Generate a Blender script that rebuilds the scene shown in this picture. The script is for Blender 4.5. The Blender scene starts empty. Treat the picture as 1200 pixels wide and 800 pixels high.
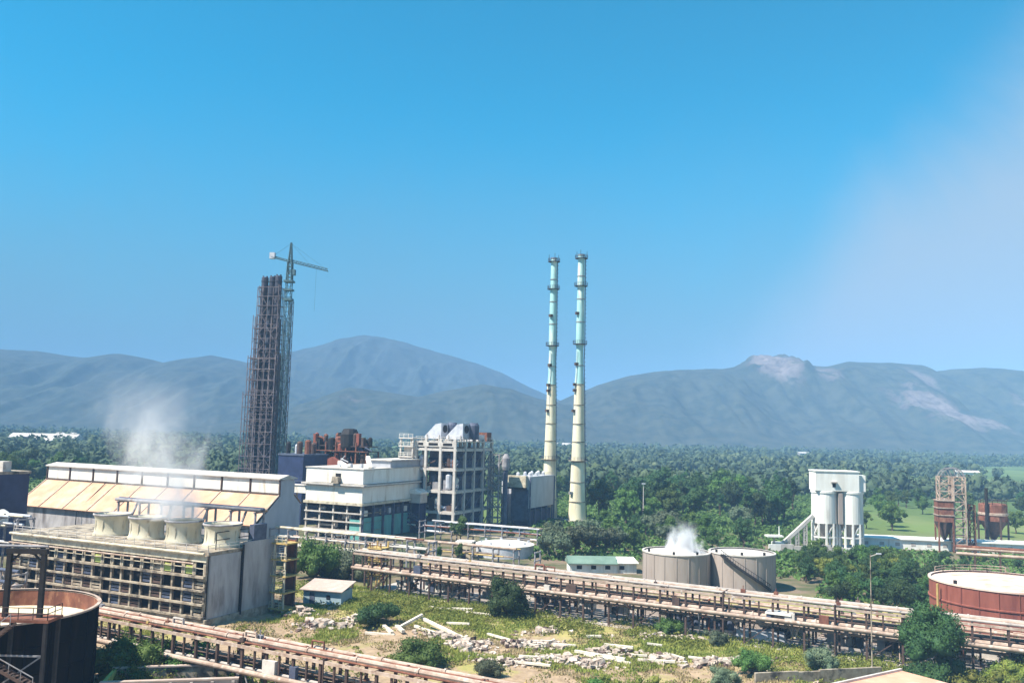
import bpy, math, random
import numpy as np
from mathutils import Vector, Matrix
sc = bpy.context.scene
col = sc.collection
R = math.radians

# ------------------------------------------------------------------ camera
cam_data = bpy.data.cameras.new('camera'); cam = bpy.data.objects.new('camera', cam_data); col.objects.link(cam)
P_, R_ = R(6.0), R(1.5)
fw = Vector((0, math.cos(P_), math.sin(P_))); rt0 = Vector((1, 0, 0)); up0 = Vector((0, -math.sin(P_), math.cos(P_)))
up = up0*math.cos(R_) - rt0*math.sin(R_); rt = rt0*math.cos(R_) + up0*math.sin(R_)
cam.matrix_world = Matrix(((rt.x, up.x, -fw.x, 0), (rt.y, up.y, -fw.y, 0), (rt.z, up.z, -fw.z, 30), (0, 0, 0, 1)))
cam_data.sensor_width = 36; cam_data.lens = 30; cam_data.clip_start = .5; cam_data.clip_end = 40000
sc.camera = cam

# ------------------------------------------------------------------ sky and sun
SUN_EL = R(54); SUN_DIR = Vector((-.90, -.42, 0)).normalized()        # horizontal direction towards the sun
world = bpy.data.worlds.new('World'); sc.world = world; world.use_nodes = True
nt = world.node_tree; N = nt.nodes; L = nt.links; N.clear()
def wn(t, **k):
    n = N.new(t)
    for a, b in k.items(): setattr(n, a, b)
    return n
def wmath(op, a, b=None, clamp=False):
    n = wn('ShaderNodeMath', operation=op, use_clamp=clamp)
    for i, s in enumerate((a, b)):
        if s is None: continue
        if isinstance(s, (int, float)): n.inputs[i].default_value = s
        else: L.new(s, n.inputs[i])
    return n.outputs[0]
sky = wn('ShaderNodeTexSky', sky_type='NISHITA', sun_disc=False)
sky.sun_elevation = SUN_EL; sky.sun_rotation = math.atan2(SUN_DIR.x, SUN_DIR.y)
sky.altitude = 100; sky.air_density = 1.0; sky.dust_density = .2; sky.ozone_density = 3.0
hs = wn('ShaderNodeHueSaturation'); hs.inputs['Saturation'].default_value = 3.0; hs.inputs['Hue'].default_value = .474; hs.inputs['Value'].default_value = 1.0
L.new(sky.outputs[0], hs.inputs['Color'])
tc = wn('ShaderNodeTexCoord'); sp = wn('ShaderNodeSeparateXYZ'); L.new(tc.outputs['Generated'], sp.inputs[0])
nz = wn('ShaderNodeTexNoise'); nz.inputs['Scale'].default_value = 3.2; nz.inputs['Detail'].default_value = 9; nz.inputs['Roughness'].default_value = .62; nz.inputs['Distortion'].default_value = .4
L.new(tc.outputs['Generated'], nz.inputs['Vector'])
# a thin bank of smoke haze drifting over from the right
f = wmath('SUBTRACT', sp.outputs[0], wmath('MULTIPLY', sp.outputs[2], .846))
f = wmath('ADD', f, wmath('MULTIPLY', wmath('SUBTRACT', nz.outputs[0], .5), .30))
mr = wn('ShaderNodeMapRange', interpolation_type='SMOOTHSTEP'); L.new(f, mr.inputs[0])
for i, v in ((1, .09), (2, .31), (3, 0), (4, .94)): mr.inputs[i].default_value = v
# paler air low over the horizon all round
mr2 = wn('ShaderNodeMapRange', interpolation_type='SMOOTHSTEP'); L.new(wmath('ADD', sp.outputs[2], wmath('MULTIPLY', wmath('SUBTRACT', nz.outputs[0], .5), .12)), mr2.inputs[0])
for i, v in ((1, .04), (2, .38), (3, .92), (4, 0)): mr2.inputs[i].default_value = v
mh = wn('ShaderNodeMix', data_type='RGBA'); L.new(mr2.outputs[0], mh.inputs['Factor']); L.new(hs.outputs[0], mh.inputs[6])
mh.inputs[7].default_value = (1.05, 1.8, 2.4, 1)
mx = wn('ShaderNodeMix', data_type='RGBA'); L.new(mr.outputs[0], mx.inputs['Factor']); L.new(mh.outputs[2], mx.inputs[6])
mx.inputs[7].default_value = (2.25, 2.95, 3.75, 1)
bg = wn('ShaderNodeBackground'); bg.inputs['Strength'].default_value = .086; L.new(mx.outputs[2], bg.inputs[0])
wo = wn('ShaderNodeOutputWorld'); L.new(bg.outputs[0], wo.inputs[0])

sun_d = bpy.data.lights.new('sun', 'SUN'); sun_d.energy = 5.0; sun_d.angle = R(.5); sun_d.color = (1, .93, .82)
sun = bpy.data.objects.new('sun', sun_d); col.objects.link(sun); sun.location = (-200, -100, 300)
sd = Vector((SUN_DIR.x*math.cos(SUN_EL), SUN_DIR.y*math.cos(SUN_EL), math.sin(SUN_EL)))
sun.rotation_euler = sd.to_track_quat('Z', 'Y').to_euler()
sc.view_settings.view_transform = 'Standard'; sc.view_settings.look = 'None'; sc.view_settings.exposure = 1.18; sc.view_settings.gamma = 1
sc.render.engine = 'CYCLES'
sc.cycles.use_denoising = True
sc.cycles.max_bounces = 5; sc.cycles.diffuse_bounces = 3; sc.cycles.glossy_bounces = 2; sc.cycles.transparent_max_bounces = 8; sc.cycles.volume_bounces = 2
sc.cycles.volume_step_rate = 2.0; sc.cycles.volume_max_steps = 96
sc.cycles.sample_clamp_indirect = 4

# ------------------------------------------------------------------ materials
def mat(name, c1, c2=None, scale=.6, rough=.85, streak=0, c3=None, s3=.12, t3=(.56, .66), bump=0, bscale=None, metal=0, ribs=0, detail=5, lo=.38, hi=.62, trans=0, space='geo', spec=.3):
    m = bpy.data.materials.new(name); m.use_nodes = True
    nt = m.node_tree; n = nt.nodes; l = nt.links; b = n['Principled BSDF']
    b.inputs['Roughness'].default_value = rough; b.inputs['Metallic'].default_value = metal; b.inputs['Specular IOR Level'].default_value = spec
    c2 = c2 or tuple(x*.72 for x in c1)
    if space == 'geo':
        g = n.new('ShaderNodeNewGeometry'); src = g.outputs['Position']
    else:
        g = n.new('ShaderNodeTexCoord'); src = g.outputs['Object']
    mp = n.new('ShaderNodeMapping'); l.new(src, mp.inputs[0])
    if streak: mp.inputs['Scale'].default_value = (1, 1, streak)
    no = n.new('ShaderNodeTexNoise'); no.inputs['Scale'].default_value = scale; no.inputs['Detail'].default_value = detail; no.inputs['Roughness'].default_value = .62
    l.new(mp.outputs[0], no.inputs['Vector'])
    r = n.new('ShaderNodeMapRange'); l.new(no.outputs[0], r.inputs[0]); r.inputs[1].default_value = lo; r.inputs[2].default_value = hi
    mix = n.new('ShaderNodeMix'); mix.data_type = 'RGBA'; l.new(r.outputs[0], mix.inputs['Factor'])
    mix.inputs[6].default_value = (*c1, 1); mix.inputs[7].default_value = (*c2, 1)
    out = mix.outputs[2]
    if c3:
        n2 = n.new('ShaderNodeTexNoise'); n2.inputs['Scale'].default_value = s3; n2.inputs['Detail'].default_value = 6; n2.inputs['Roughness'].default_value = .6
        l.new(mp.outputs[0], n2.inputs['Vector'])
        r2 = n.new('ShaderNodeMapRange'); l.new(n2.outputs[0], r2.inputs[0]); r2.inputs[1].default_value = t3[0]; r2.inputs[2].default_value = t3[1]
        mx = n.new('ShaderNodeMix'); mx.data_type = 'RGBA'; l.new(r2.outputs[0], mx.inputs['Factor']); l.new(out, mx.inputs[6]); mx.inputs[7].default_value = (*c3, 1)
        out = mx.outputs[2]
    l.new(out, b.inputs['Base Color'])
    hsrc = None
    if ribs:
        tco = n.new('ShaderNodeTexCoord'); w = n.new('ShaderNodeTexWave'); w.inputs['Scale'].default_value = ribs; l.new(tco.outputs['Object'], w.inputs[0]); hsrc = w.outputs['Fac']
    elif bump:
        nb = n.new('ShaderNodeTexNoise'); nb.inputs['Scale'].default_value = bscale or scale*4; nb.inputs['Detail'].default_value = 4; l.new(src, nb.inputs['Vector']); hsrc = nb.outputs[0]
    if hsrc:
        bp = n.new('ShaderNodeBump'); bp.inputs['Strength'].default_value = bump or .4; bp.inputs['Distance'].default_value = .12; l.new(hsrc, bp.inputs['Height']); l.new(bp.outputs[0], b.inputs['Normal'])
    if trans:
        t = n.new('ShaderNodeBsdfTranslucent'); l.new(out, t.inputs[0]); ms = n.new('ShaderNodeMixShader'); ms.inputs[0].default_value = trans
        l.new(b.outputs[0], ms.inputs[1]); l.new(t.outputs[0], ms.inputs[2]); l.new(ms.outputs[0], n['Material Output'].inputs[0])
    return m
M = {}
M['white'] = mat('white_cladding', (.80, .77, .70), (.68, .63, .55), .3, .6, .2, c3=(.42, .34, .25), s3=.45, t3=(.57, .74), ribs=1.2, bump=.15)
M['whitec'] = mat('white_silo_concrete', (.80, .79, .74), (.66, .64, .58), .35, .8, .15, c3=(.42, .38, .32), s3=.5, t3=(.57, .73))
M['greyclad'] = mat('grey_cladding', (.42, .43, .46), (.34, .35, .38), .4, .6, .3, ribs=1.0, bump=.12)
M['cream'] = mat('cream_fibreglass', (.60, .55, .42), (.46, .41, .29), .5, .6, .3, c3=(.30, .24, .16), s3=.8, t3=(.6, .75))
M['creamp'] = mat('cream_pipe_paint', (.62, .56, .43), (.42, .36, .26), .7, .6, c3=(.22, .17, .12), s3=.6, t3=(.55, .7))
M['chim'] = mat('chimney_paint', (.74, .69, .50), (.60, .52, .36), .5, .55, .15, c3=(.42, .33, .20), s3=.5, t3=(.62, .78))
M['chimt'] = mat('chimney_haze_tint', (.38, .63, .61), (.28, .50, .49), .5, .55, .15, c3=(.70, .74, .62), s3=.35, t3=(.56, .66))  # blue haze over the upper shafts put into their colour as turquoise
M['orange'] = mat('orange_roof_sheet', (.55, .33, .21), (.47, .27, .165), .35, .7, 0, c3=(.60, .43, .31), s3=.2, t3=(.5, .7), ribs=1.4, bump=.2)
M['conc'] = mat('concrete', (.44, .39, .35), (.33, .29, .26), .5, .9, .2, c3=(.22, .18, .16), s3=.6, t3=(.58, .75), bump=.3)
M['greyconc'] = mat('weathered_grey_concrete', (.44, .42, .42), (.30, .28, .28), .45, .9, .25, c3=(.17, .15, .145), s3=.3, t3=(.50, .64), bump=.3)
M['tankconc'] = mat('beige_tank_concrete', (.36, .305, .27), (.29, .24, .21), .35, .9, .12, c3=(.24, .18, .15), s3=.7, t3=(.6, .78), bump=.15)
M['cfram'] = mat('pale_concrete_frame', (.56, .52, .47), (.44, .40, .36), .7, .85, c3=(.25, .2, .17), s3=.5, t3=(.6, .74))
M['dcfram'] = mat('stained_concrete_frame', (.40, .34, .26), (.24, .19, .14), .9, .85, c3=(.07, .06, .05), s3=.5, t3=(.5, .62))
M['rust'] = mat('rusty_steel', (.22, .088, .055), (.12, .046, .032), .9, .9, .5, c3=(.34, .17, .10), s3=.7, t3=(.55, .7), bump=.2)
M['pinkrust'] = mat('faded_rust_pipe', (.46, .36, .29), (.30, .21, .16), .8, .85, c3=(.54, .46, .39), s3=1.3, t3=(.55, .68))
M['brownst'] = mat('brown_painted_steel', (.10, .062, .05), (.06, .04, .034), 1, .8)
M['dark'] = mat('black_steel', (.022, .02, .022), (.012, .011, .012), 1, .7)
M['tankblk'] = mat('black_bitumen_shell', (.012, .010, .010), (.008, .007, .007), .4, .95, .2, c3=(.02, .013, .011), s3=.5, t3=(.58, .7), spec=.0)
M['bluedk'] = mat('dark_blue_cladding', (.03, .045, .11), (.02, .03, .075), .4, .6, ribs=1.0, bump=.1)
M['bluest'] = mat('slate_blue_steel', (.10, .12, .17), (.06, .07, .11), .8, .7)
M['teal'] = mat('teal_sheet', (.13, .36, .33), (.09, .27, .25), .5, .6, .3, c3=(.25, .3, .26), s3=.5, t3=(.6, .75), ribs=1.2, bump=.1)
M['galv'] = mat('galvanised_steel', (.56, .57, .60), (.42, .43, .47), .8, .5, metal=.1)
M['steelgrey'] = mat('grey_painted_steel', (.30, .29, .30), (.20, .19, .20), .9, .7, c3=(.2, .11, .07), s3=.6, t3=(.58, .7))
M['scaff'] = mat('weathered_scaffold', (.19, .165, .185), (.11, .09, .10), .8, .85, c3=(.30, .24, .23), s3=.4, t3=(.55, .68))
M['flue'] = mat('dark_flue_steel', (.055, .062, .09), (.035, .04, .06), .5, .7, .3)
M['crane'] = mat('blue_green_crane_paint', (.09, .17, .20), (.06, .12, .14), .8, .6)
M['redtank'] = mat('oxide_red_tank', (.26, .082, .055), (.18, .052, .036), .4, .75, .15, c3=(.13, .035, .028), s3=.9, t3=(.55, .72), bump=.1)
M['redroof'] = mat('faded_tank_roof', (.70, .55, .46), (.58, .42, .34), .3, .8, c3=(.5, .30, .22), s3=.3, t3=(.56, .7))
M['greenroof'] = mat('green_roof_sheet', (.17, .25, .20), (.12, .19, .15), .4, .8, ribs=1.2, bump=.1)
M['pinkroof'] = mat('pink_asbestos_roof', (.46, .36, .31), (.36, .27, .22), .4, .85, c3=(.55, .46, .40), s3=.4, t3=(.5, .7))
M['salmon'] = mat('salmon_terrace', (.66, .36, .24), (.55, .29, .19), .3, .9, c3=(.70, .50, .38), s3=.35, t3=(.55, .72))
M['bluewall'] = mat('pale_blue_wash', (.36, .46, .50), (.28, .36, .40), .6, .9)
M['sludge'] = mat('pale_tank_cover', (.72, .64, .46), (.60, .50, .34), .25, .8, c3=(.45, .34, .22), s3=.35, t3=(.56, .7))
M['lime'] = mat('lime_green_wash', (.46, .52, .14), (.34, .40, .12), .7, .9, c3=(.3, .26, .14), s3=.5)
def vary(m, hv=.035, vv=.5):
    n = m.node_tree.nodes; l = m.node_tree.links; b = n['Principled BSDF']; src = b.inputs['Base Color'].links[0].from_socket
    oi = n.new('ShaderNodeObjectInfo'); h = n.new('ShaderNodeHueSaturation'); l.new(src, h.inputs['Color'])
    for sock, lo, hi in (('Hue', .5-hv, .5+hv*.4), ('Value', 1-vv*.6, 1+vv)):
        r = n.new('ShaderNodeMapRange'); l.new(oi.outputs['Random'], r.inputs[0]); r.inputs[3].default_value = lo; r.inputs[4].default_value = hi
        l.new(r.outputs[0], h.inputs[sock])
    tg = []
    for k in list(src.links):
        if k.to_node != h: tg.append(k.to_socket)
    for t_ in tg: l.new(h.outputs[0], t_)
M['bark'] = mat('bark', (.10, .07, .045), (.06, .042, .03), 2, .95)
M['leaf'] = mat('mid_green_leaves', (.045, .105, .022), (.085, .15, .032), .35, .7, trans=.22)
M['leafd'] = mat('dark_green_leaves', (.022, .062, .02), (.04, .09, .024), .5, .7, trans=.18)
M['leafg'] = mat('grey_green_leaves', (.075, .11, .065), (.12, .15, .085), .5, .7, trans=.2)
M['leafy'] = mat('yellow_green_leaves', (.12, .17, .028), (.19, .21, .04), .5, .7, trans=.25)
for k in ('leaf', 'leafd', 'leafg', 'leafy'): vary(M[k])
M['forest'] = mat('far_wood_leaves', (.036, .064, .034), (.075, .105, .05), .05, .9, c3=(.13, .16, .07), s3=.02, t3=(.55, .7))
M['dry'] = mat('dry_grass_blades', (.33, .27, .14), (.40, .32, .17), .2, .9, trans=.25)
M['grass'] = mat('green_grass_blades', (.21, .26, .055), (.33, .34, .08), .2, .9, trans=.25)
M['plank'] = mat('pale_concrete_post', (.70, .64, .54), (.54, .47, .38), 1.2, .9)
M['stone'] = mat('broken_masonry', (.50, .41, .34), (.33, .26, .21), 1.5, .95, c3=(.62, .54, .46), s3=.8, t3=(.55, .65))
M['scrapm'] = mat('dark_scrap', (.16, .10, .08), (.07, .05, .045), 1.5, .9)
M['yellow'] = mat('yellow_ochre_steel', (.50, .36, .12), (.36, .25, .10), 1, .8)
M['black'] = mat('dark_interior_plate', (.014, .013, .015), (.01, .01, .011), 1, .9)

# ------------------------------------------------------------------ mesh helpers
class MB:
    def __init__(s): s.v = []; s.f = []
    def add(s, vs, fs):
        o = len(s.v); s.v += [tuple(x) for x in vs]; s.f += [tuple(i+o for i in q) for q in fs]; return s
    def box(s, x0, x1, y0, y1, z0, z1):
        return s.add([(x0,y0,z0),(x1,y0,z0),(x1,y1,z0),(x0,y1,z0),(x0,y0,z1),(x1,y0,z1),(x1,y1,z1),(x0,y1,z1)],
                     [(0,3,2,1),(4,5,6,7),(0,1,5,4),(1,2,6,5),(2,3,7,6),(3,0,4,7)])
    def cbox(s, x, y, z, a, b, c): return s.box(x-a/2, x+a/2, y-b/2, y+b/2, z, z+c)
    def bar(s, p, q, w, h=None):
        p = Vector(p); q = Vector(q); d = (q-p).normalized(); h = h or w
        a = d.cross(Vector((0,0,1)))
        a = Vector((1,0,0)) if a.length < 1e-3 else a.normalized()
        b = a.cross(d).normalized(); a = a*(w/2); b = b*(h/2)
        return s.add([p-a-b,p+a-b,p+a+b,p-a+b,q-a-b,q+a-b,q+a+b,q-a+b], [(3,2,1,0),(4,5,6,7),(0,1,5,4),(1,2,6,5),(2,3,7,6),(3,0,4,7)])
    def tube(s, p, q, r, n=8, r2=None, caps=True):
        p = Vector(p); q = Vector(q); d = (q-p).normalized(); r2 = r if r2 is None else r2
        a = d.cross(Vector((0,0,1)))
        a = Vector((1,0,0)) if a.length < 1e-3 else a.normalized()
        b = a.cross(d).normalized(); vs = []
        for k in range(n):
            t = 2*math.pi*k/n; e = a*math.cos(t)+b*math.sin(t); vs += [p+e*r, q+e*r2]
        fs = [(2*k, 2*k+1, (2*k+3) % (2*n), (2*k+2) % (2*n)) for k in range(n)]
        if caps: fs += [tuple(range(0, 2*n, 2)), tuple(range(2*n-1, 0, -2))]
        return s.add(vs, fs)
    def lathe(s, prof, n=32, cx=0, cy=0, close=True, a0=0, a1=360):
        full = abs(a1-a0-360) < .01; m = n if full else n+1; vs = []
        for r, z in prof:
            for k in range(m):
                t = R(a0+(a1-a0)*k/n); vs.append((cx+r*math.cos(t), cy+r*math.sin(t), z))
        fs = []
        for i in range(len(prof)-1):
            for k in range(n):
                k2 = (k+1) % m; fs.append((i*m+k, i*m+k2, (i+1)*m+k2, (i+1)*m+k))
        if close and full:
            if prof[0][0] > 0: fs.append(tuple(range(m-1, -1, -1)))
            if prof[-1][0] > 0: fs.append(tuple((len(prof)-1)*m+k for k in range(m)))
        return s.add(vs, fs)
    def prism(s, pts, y0, y1):                                    # outline in x,z swept along y
        n = len(pts)
        return s.add([(x, y0, z) for x, z in pts]+[(x, y1, z) for x, z in pts],
                     [tuple(range(n)), tuple(range(2*n-1, n-1, -1))]+[((k+1) % n, k, n+k, n+(k+1) % n) for k in range(n)])
    def prismx(s, pts, x0, x1):                                   # outline in y,z swept along x
        n = len(pts)
        return s.add([(x0, y, z) for y, z in pts]+[(x1, y, z) for y, z in pts],
                     [tuple(range(n-1, -1, -1)), tuple(range(n, 2*n))]+[(k, (k+1) % n, n+(k+1) % n, n+k) for k in range(n)])
    def lattice(s, x, y, z0, z1, w, step, t, w2=None):            # square braced mast
        n = max(1, round((z1-z0)/step)); w2 = w if w2 is None else w2
        def c(i, k):
            ww = (w+(w2-w)*k/n)/2; sx, sy = ((-1,-1),(1,-1),(1,1),(-1,1))[i % 4]; return (x+sx*ww, y+sy*ww, z0+(z1-z0)*k/n)
        for i in range(4):
            s.bar(c(i,0), c(i,n), t*1.5)
            for k in range(n):
                s.bar(c(i,k+1), c(i+1,k+1), t)
                s.bar(c(i,k), c(i+1,k+1), t*.8) if (k+i) % 2 else s.bar(c(i+1,k), c(i,k+1), t*.8)
        return s
    def truss(s, p, q, w, h, step, t):                            # horizontal braced girder
        p = Vector(p); q = Vector(q); d = q-p; n = max(1, round(d.length/step)); a = d.cross(Vector((0,0,1))).normalized()*(w/2); up = Vector((0,0,h))
        for sg in (-1, 1): s.bar(p+a*sg, q+a*sg, t)
        s.bar(p+up, q+up, t)
        for k in range(n+1):
            c = p+d*(k/n)
            s.bar(c+a, c-a, t*.7)
            if k < n:
                m = p+d*((k+.5)/n)+up
                for sg in (-1, 1): s.bar(c+a*sg, m, t*.7); s.bar(p+d*((k+1)/n)+a*sg, m, t*.7)
        return s
    def rail(s, pts, h=1.1, t=.06, every=1.5, closed=False):
        pts = [Vector(p) for p in pts]
        for a, b in list(zip(pts, pts[1:]))+([(pts[-1], pts[0])] if closed else []):
            n = max(1, round((b-a).length/every))
            for z in (h, h*.55): s.bar(a+Vector((0,0,z)), b+Vector((0,0,z)), t)
            for k in range(n+1):
                c = a+(b-a)*(k/n); s.bar(c, c+Vector((0,0,h)), t)
        return s
    def mesh(s, name, m, smooth=False):
        me = bpy.data.meshes.new(name); me.from_pydata(s.v, [], s.f); me.validate(); me.update()
        if smooth: me.polygons.foreach_set('use_smooth', [True]*len(me.polygons))
        me.materials.append(M[m] if isinstance(m, str) else m); return me
    def build(s, name, m, parent=None, loc=None, smooth=False):
        return put(s.mesh(name, m, smooth), name, parent, loc)
def put(me, name, parent=None, loc=None, rz=0):
    o = bpy.data.objects.new(name, me); col.objects.link(o)
    if loc: o.location = loc
    if rz: o.rotation_euler[2] = rz
    if parent: o.parent = parent
    return o
def tag(o, label=None, cat=None, group=None, kind=None):
    for k, v in (('label', label), ('category', cat), ('group', group), ('kind', kind)):
        if v: o[k] = v
    return o
GA = R(-25); UX, UY = math.cos(GA), math.sin(GA)
def W(u, v): return (u*UX - v*UY, u*UY + v*UX)                    # plant grid to world
def thing(name, label, cat, loc, rz=0, group=None):
    o = bpy.data.objects.new(name, None); col.objects.link(o); o.empty_display_size = .5
    o.location = (loc[0], loc[1], loc[2] if len(loc) > 2 else 0); o.rotation_euler = (0, 0, rz)
    return tag(o, label, cat, group)
def plant(name, label, cat, u, v, z=0, rz=GA, group=None): return thing(name, label, cat, (*W(u, v), z), rz, group)
kids = {}
def copy_tree(o, parent=None):
    c = o.copy(); col.objects.link(c)
    if parent: c.parent = parent
    for ch in kids.get(o.name) or list(o.children): copy_tree(ch, c)
    return c
def bx(name, m, parent, *a): return MB().box(*a).build(name, m, parent)
rnd = random.Random(7); rng = np.random.default_rng(7)
# ------------------------------------------------------------------ ground
def ground_material():
    m = bpy.data.materials.new('ground_soil_and_grass'); m.use_nodes = True; n = m.node_tree.nodes; l = m.node_tree.links; b = n['Principled BSDF']; b.inputs['Roughness'].default_value = .95; b.inputs['Specular IOR Level'].default_value = .1
    g = n.new('ShaderNodeNewGeometry'); pos = g.outputs['Position']
    def noise(s, d=6, r=.6, sc=None):
        t = n.new('ShaderNodeTexNoise'); t.inputs['Scale'].default_value = s; t.inputs['Detail'].default_value = d; t.inputs['Roughness'].default_value = r
        if sc:
            mp = n.new('ShaderNodeMapping'); mp.inputs['Scale'].default_value = sc; l.new(pos, mp.inputs[0]); l.new(mp.outputs[0], t.inputs[0])
        else: l.new(pos, t.inputs[0])
        return t.outputs[0]
    def rng_(src, a, b_, c=0, d=1):
        r = n.new('ShaderNodeMapRange'); l.new(src, r.inputs[0])
        for i, v in enumerate((a, b_, c, d)): r.inputs[i+1].default_value = v
        return r.outputs[0]
    def mixc(f, a, b_):
        x = n.new('ShaderNodeMix'); x.data_type = 'RGBA'; l.new(f, x.inputs['Factor'])
        for i, s in ((6, a), (7, b_)):
            if isinstance(s, tuple): x.inputs[i].default_value = (*s, 1)
            else: l.new(s, x.inputs[i])
        return x.outputs[2]
    dirt = mixc(rng_(noise(.8), .35, .65), (.40, .29, .19), (.26, .185, .12))
    grass = mixc(rng_(noise(.25), .38, .62), (.36, .30, .12), (.23, .23, .07))
    spx = n.new('ShaderNodeSeparateXYZ'); l.new(pos, spx.inputs[0])
    mq = n.new('ShaderNodeMath'); mq.operation = 'MULTIPLY_ADD'; l.new(spx.outputs[0], mq.inputs[0]); mq.inputs[1].default_value = .543; l.new(spx.outputs[1], mq.inputs[2])
    ab = n.new('ShaderNodeMath'); ab.operation = 'ADD'; l.new(noise(.075, 7, .68), ab.inputs[0]); l.new(rng_(mq.outputs[0], 114, 146, .10, -.07), ab.inputs[1])
    site = mixc(rng_(ab.outputs[0], .47, .55), grass, dirt)
    far = mixc(rng_(noise(.006, 5, .6, (1, .45, 1)), .42, .58), (.055, .095, .03), (.13, .18, .055))
    far = mixc(rng_(noise(.012, 4, .6, (1, .4, 1)), .60, .68), far, (.17, .19, .08))
    sp_ = n.new('ShaderNodeSeparateXYZ'); l.new(pos, sp_.inputs[0])
    yardc = mixc(rng_(noise(.12, 6, .65), .42, .6), (.20, .15, .105), (.085, .095, .045))
    site = mixc(rng_(sp_.outputs[1], 158, 172), site, yardc)
    col_ = mixc(rng_(sp_.outputs[1], 235, 300), site, far)
    l.new(col_, b.inputs['Base Color'])
    bp = n.new('ShaderNodeBump'); bp.inputs['Strength'].default_value = .5; bp.inputs['Distance'].default_value = .25; l.new(noise(.9), bp.inputs['Height']); l.new(bp.outputs[0], b.inputs['Normal'])
    return m
g = MB()
xs = np.concatenate([np.linspace(-9000, -120, 10), np.linspace(-100, 120, 56), np.linspace(150, 9000, 10)])
ys = np.concatenate([np.linspace(-1500, 60, 5), np.linspace(64, 200, 46), np.linspace(220, 9500, 14)])
def gz(x, y):
    s = max(0, min(1, (x+80)/20))*max(0, min(1, (100-x)/20))*max(0, min(1, (y-66)/15))*max(0, min(1, (185-y)/20))
    s *= max(0, min(1, (164+(x+27.5)*(-60.5/111.5)-y-3)/8))
    return s*(.35*math.sin(x*.21+1.3)*math.cos(y*.17)+.22*math.sin(x*.53+y*.31)-.25)
g.add([(x, y, gz(x, y)) for y in ys for x in xs], [(j*len(xs)+i, j*len(xs)+i+1, (j+1)*len(xs)+i+1, (j+1)*len(xs)+i) for j in range(len(ys)-1) for i in range(len(xs)-1)])
tag(g.build('ground', ground_material(), smooth=True), kind='structure')

# ------------------------------------------------------------------ hills
def hill_material(name, a, b_, rock):
    m = bpy.data.materials.new(name); m.use_nodes = True; n = m.node_tree.nodes; l = m.node_tree.links; b = n['Principled BSDF']; b.inputs['Roughness'].default_value = .95; b.inputs['Specular IOR Level'].default_value = .1
    g = n.new('ShaderNodeNewGeometry')
    t = n.new('ShaderNodeTexNoise'); t.inputs['Scale'].default_value = .03; t.inputs['Detail'].default_value = 7; t.inputs['Roughness'].default_value = .68; l.new(g.outputs['Position'], t.inputs[0])
    r = n.new('ShaderNodeMapRange'); l.new(t.outputs[0], r.inputs[0]); r.inputs[1].default_value = .4; r.inputs[2].default_value = .6
    x = n.new('ShaderNodeMix'); x.data_type = 'RGBA'; l.new(r.outputs[0], x.inputs['Factor']); x.inputs[6].default_value = (*a, 1); x.inputs[7].default_value = (*b_, 1)
    at = n.new('ShaderNodeAttribute'); at.attribute_name = 'bare_rock'
    t2 = n.new('ShaderNodeTexNoise'); t2.inputs['Scale'].default_value = .035; t2.inputs['Detail'].default_value = 7; t2.inputs['Roughness'].default_value = .7; l.new(g.outputs['Position'], t2.inputs[0])
    ad = n.new('ShaderNodeMath'); ad.operation = 'ADD'; l.new(at.outputs['Fac'], ad.inputs[0]); l.new(t2.outputs[0], ad.inputs[1])
    r2 = n.new('ShaderNodeMapRange'); l.new(ad.outputs[0], r2.inputs[0]); r2.inputs[1].default_value = .80; r2.inputs[2].default_value = .93
    r3 = n.new('ShaderNodeMapRange'); l.new(t2.outputs[0], r3.inputs[0]); r3.inputs[1].default_value = .35; r3.inputs[2].default_value = .65
    x3 = n.new('ShaderNodeMix'); x3.data_type = 'RGBA'; l.new(r3.outputs[0], x3.inputs['Factor']); x3.inputs[6].default_value = (*rock, 1); x3.inputs[7].default_value = (*(c*.25 for c in rock), 1)
    x2 = n.new('ShaderNodeMix'); x2.data_type = 'RGBA'; l.new(r2.outputs[0], x2.inputs['Factor']); l.new(x.outputs[2], x2.inputs[6]); l.new(x3.outputs[2], x2.inputs[7])
    l.new(x2.outputs[2], b.inputs['Base Color']); return m
def vnoise(x, y, seed=0):                                        # value noise on numpy arrays
    xi = np.floor(x).astype(np.int64); yi = np.floor(y).astype(np.int64); fx = x-xi; fy = y-yi
    fx = fx*fx*(3-2*fx); fy = fy*fy*(3-2*fy)
    def h(a, b):
        q = (a*374761393+b*668265263+seed*974711) & 0x7fffffff; q = ((q ^ (q >> 13))*1274126177) & 0x7fffffff; return ((q ^ (q >> 16)) & 0xffff)/65535.
    return (h(xi,yi)*(1-fx)+h(xi+1,yi)*fx)*(1-fy)+(h(xi,yi+1)*(1-fx)+h(xi+1,yi+1)*fx)*fy
def fbm(x, y, o=5, seed=0):
    s = 0; a = 1; t = 0
    for k in range(o): s = s+a*vnoise(x*2**k, y*2**k, seed+k); t += a; a *= .52
    return s/t
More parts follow.
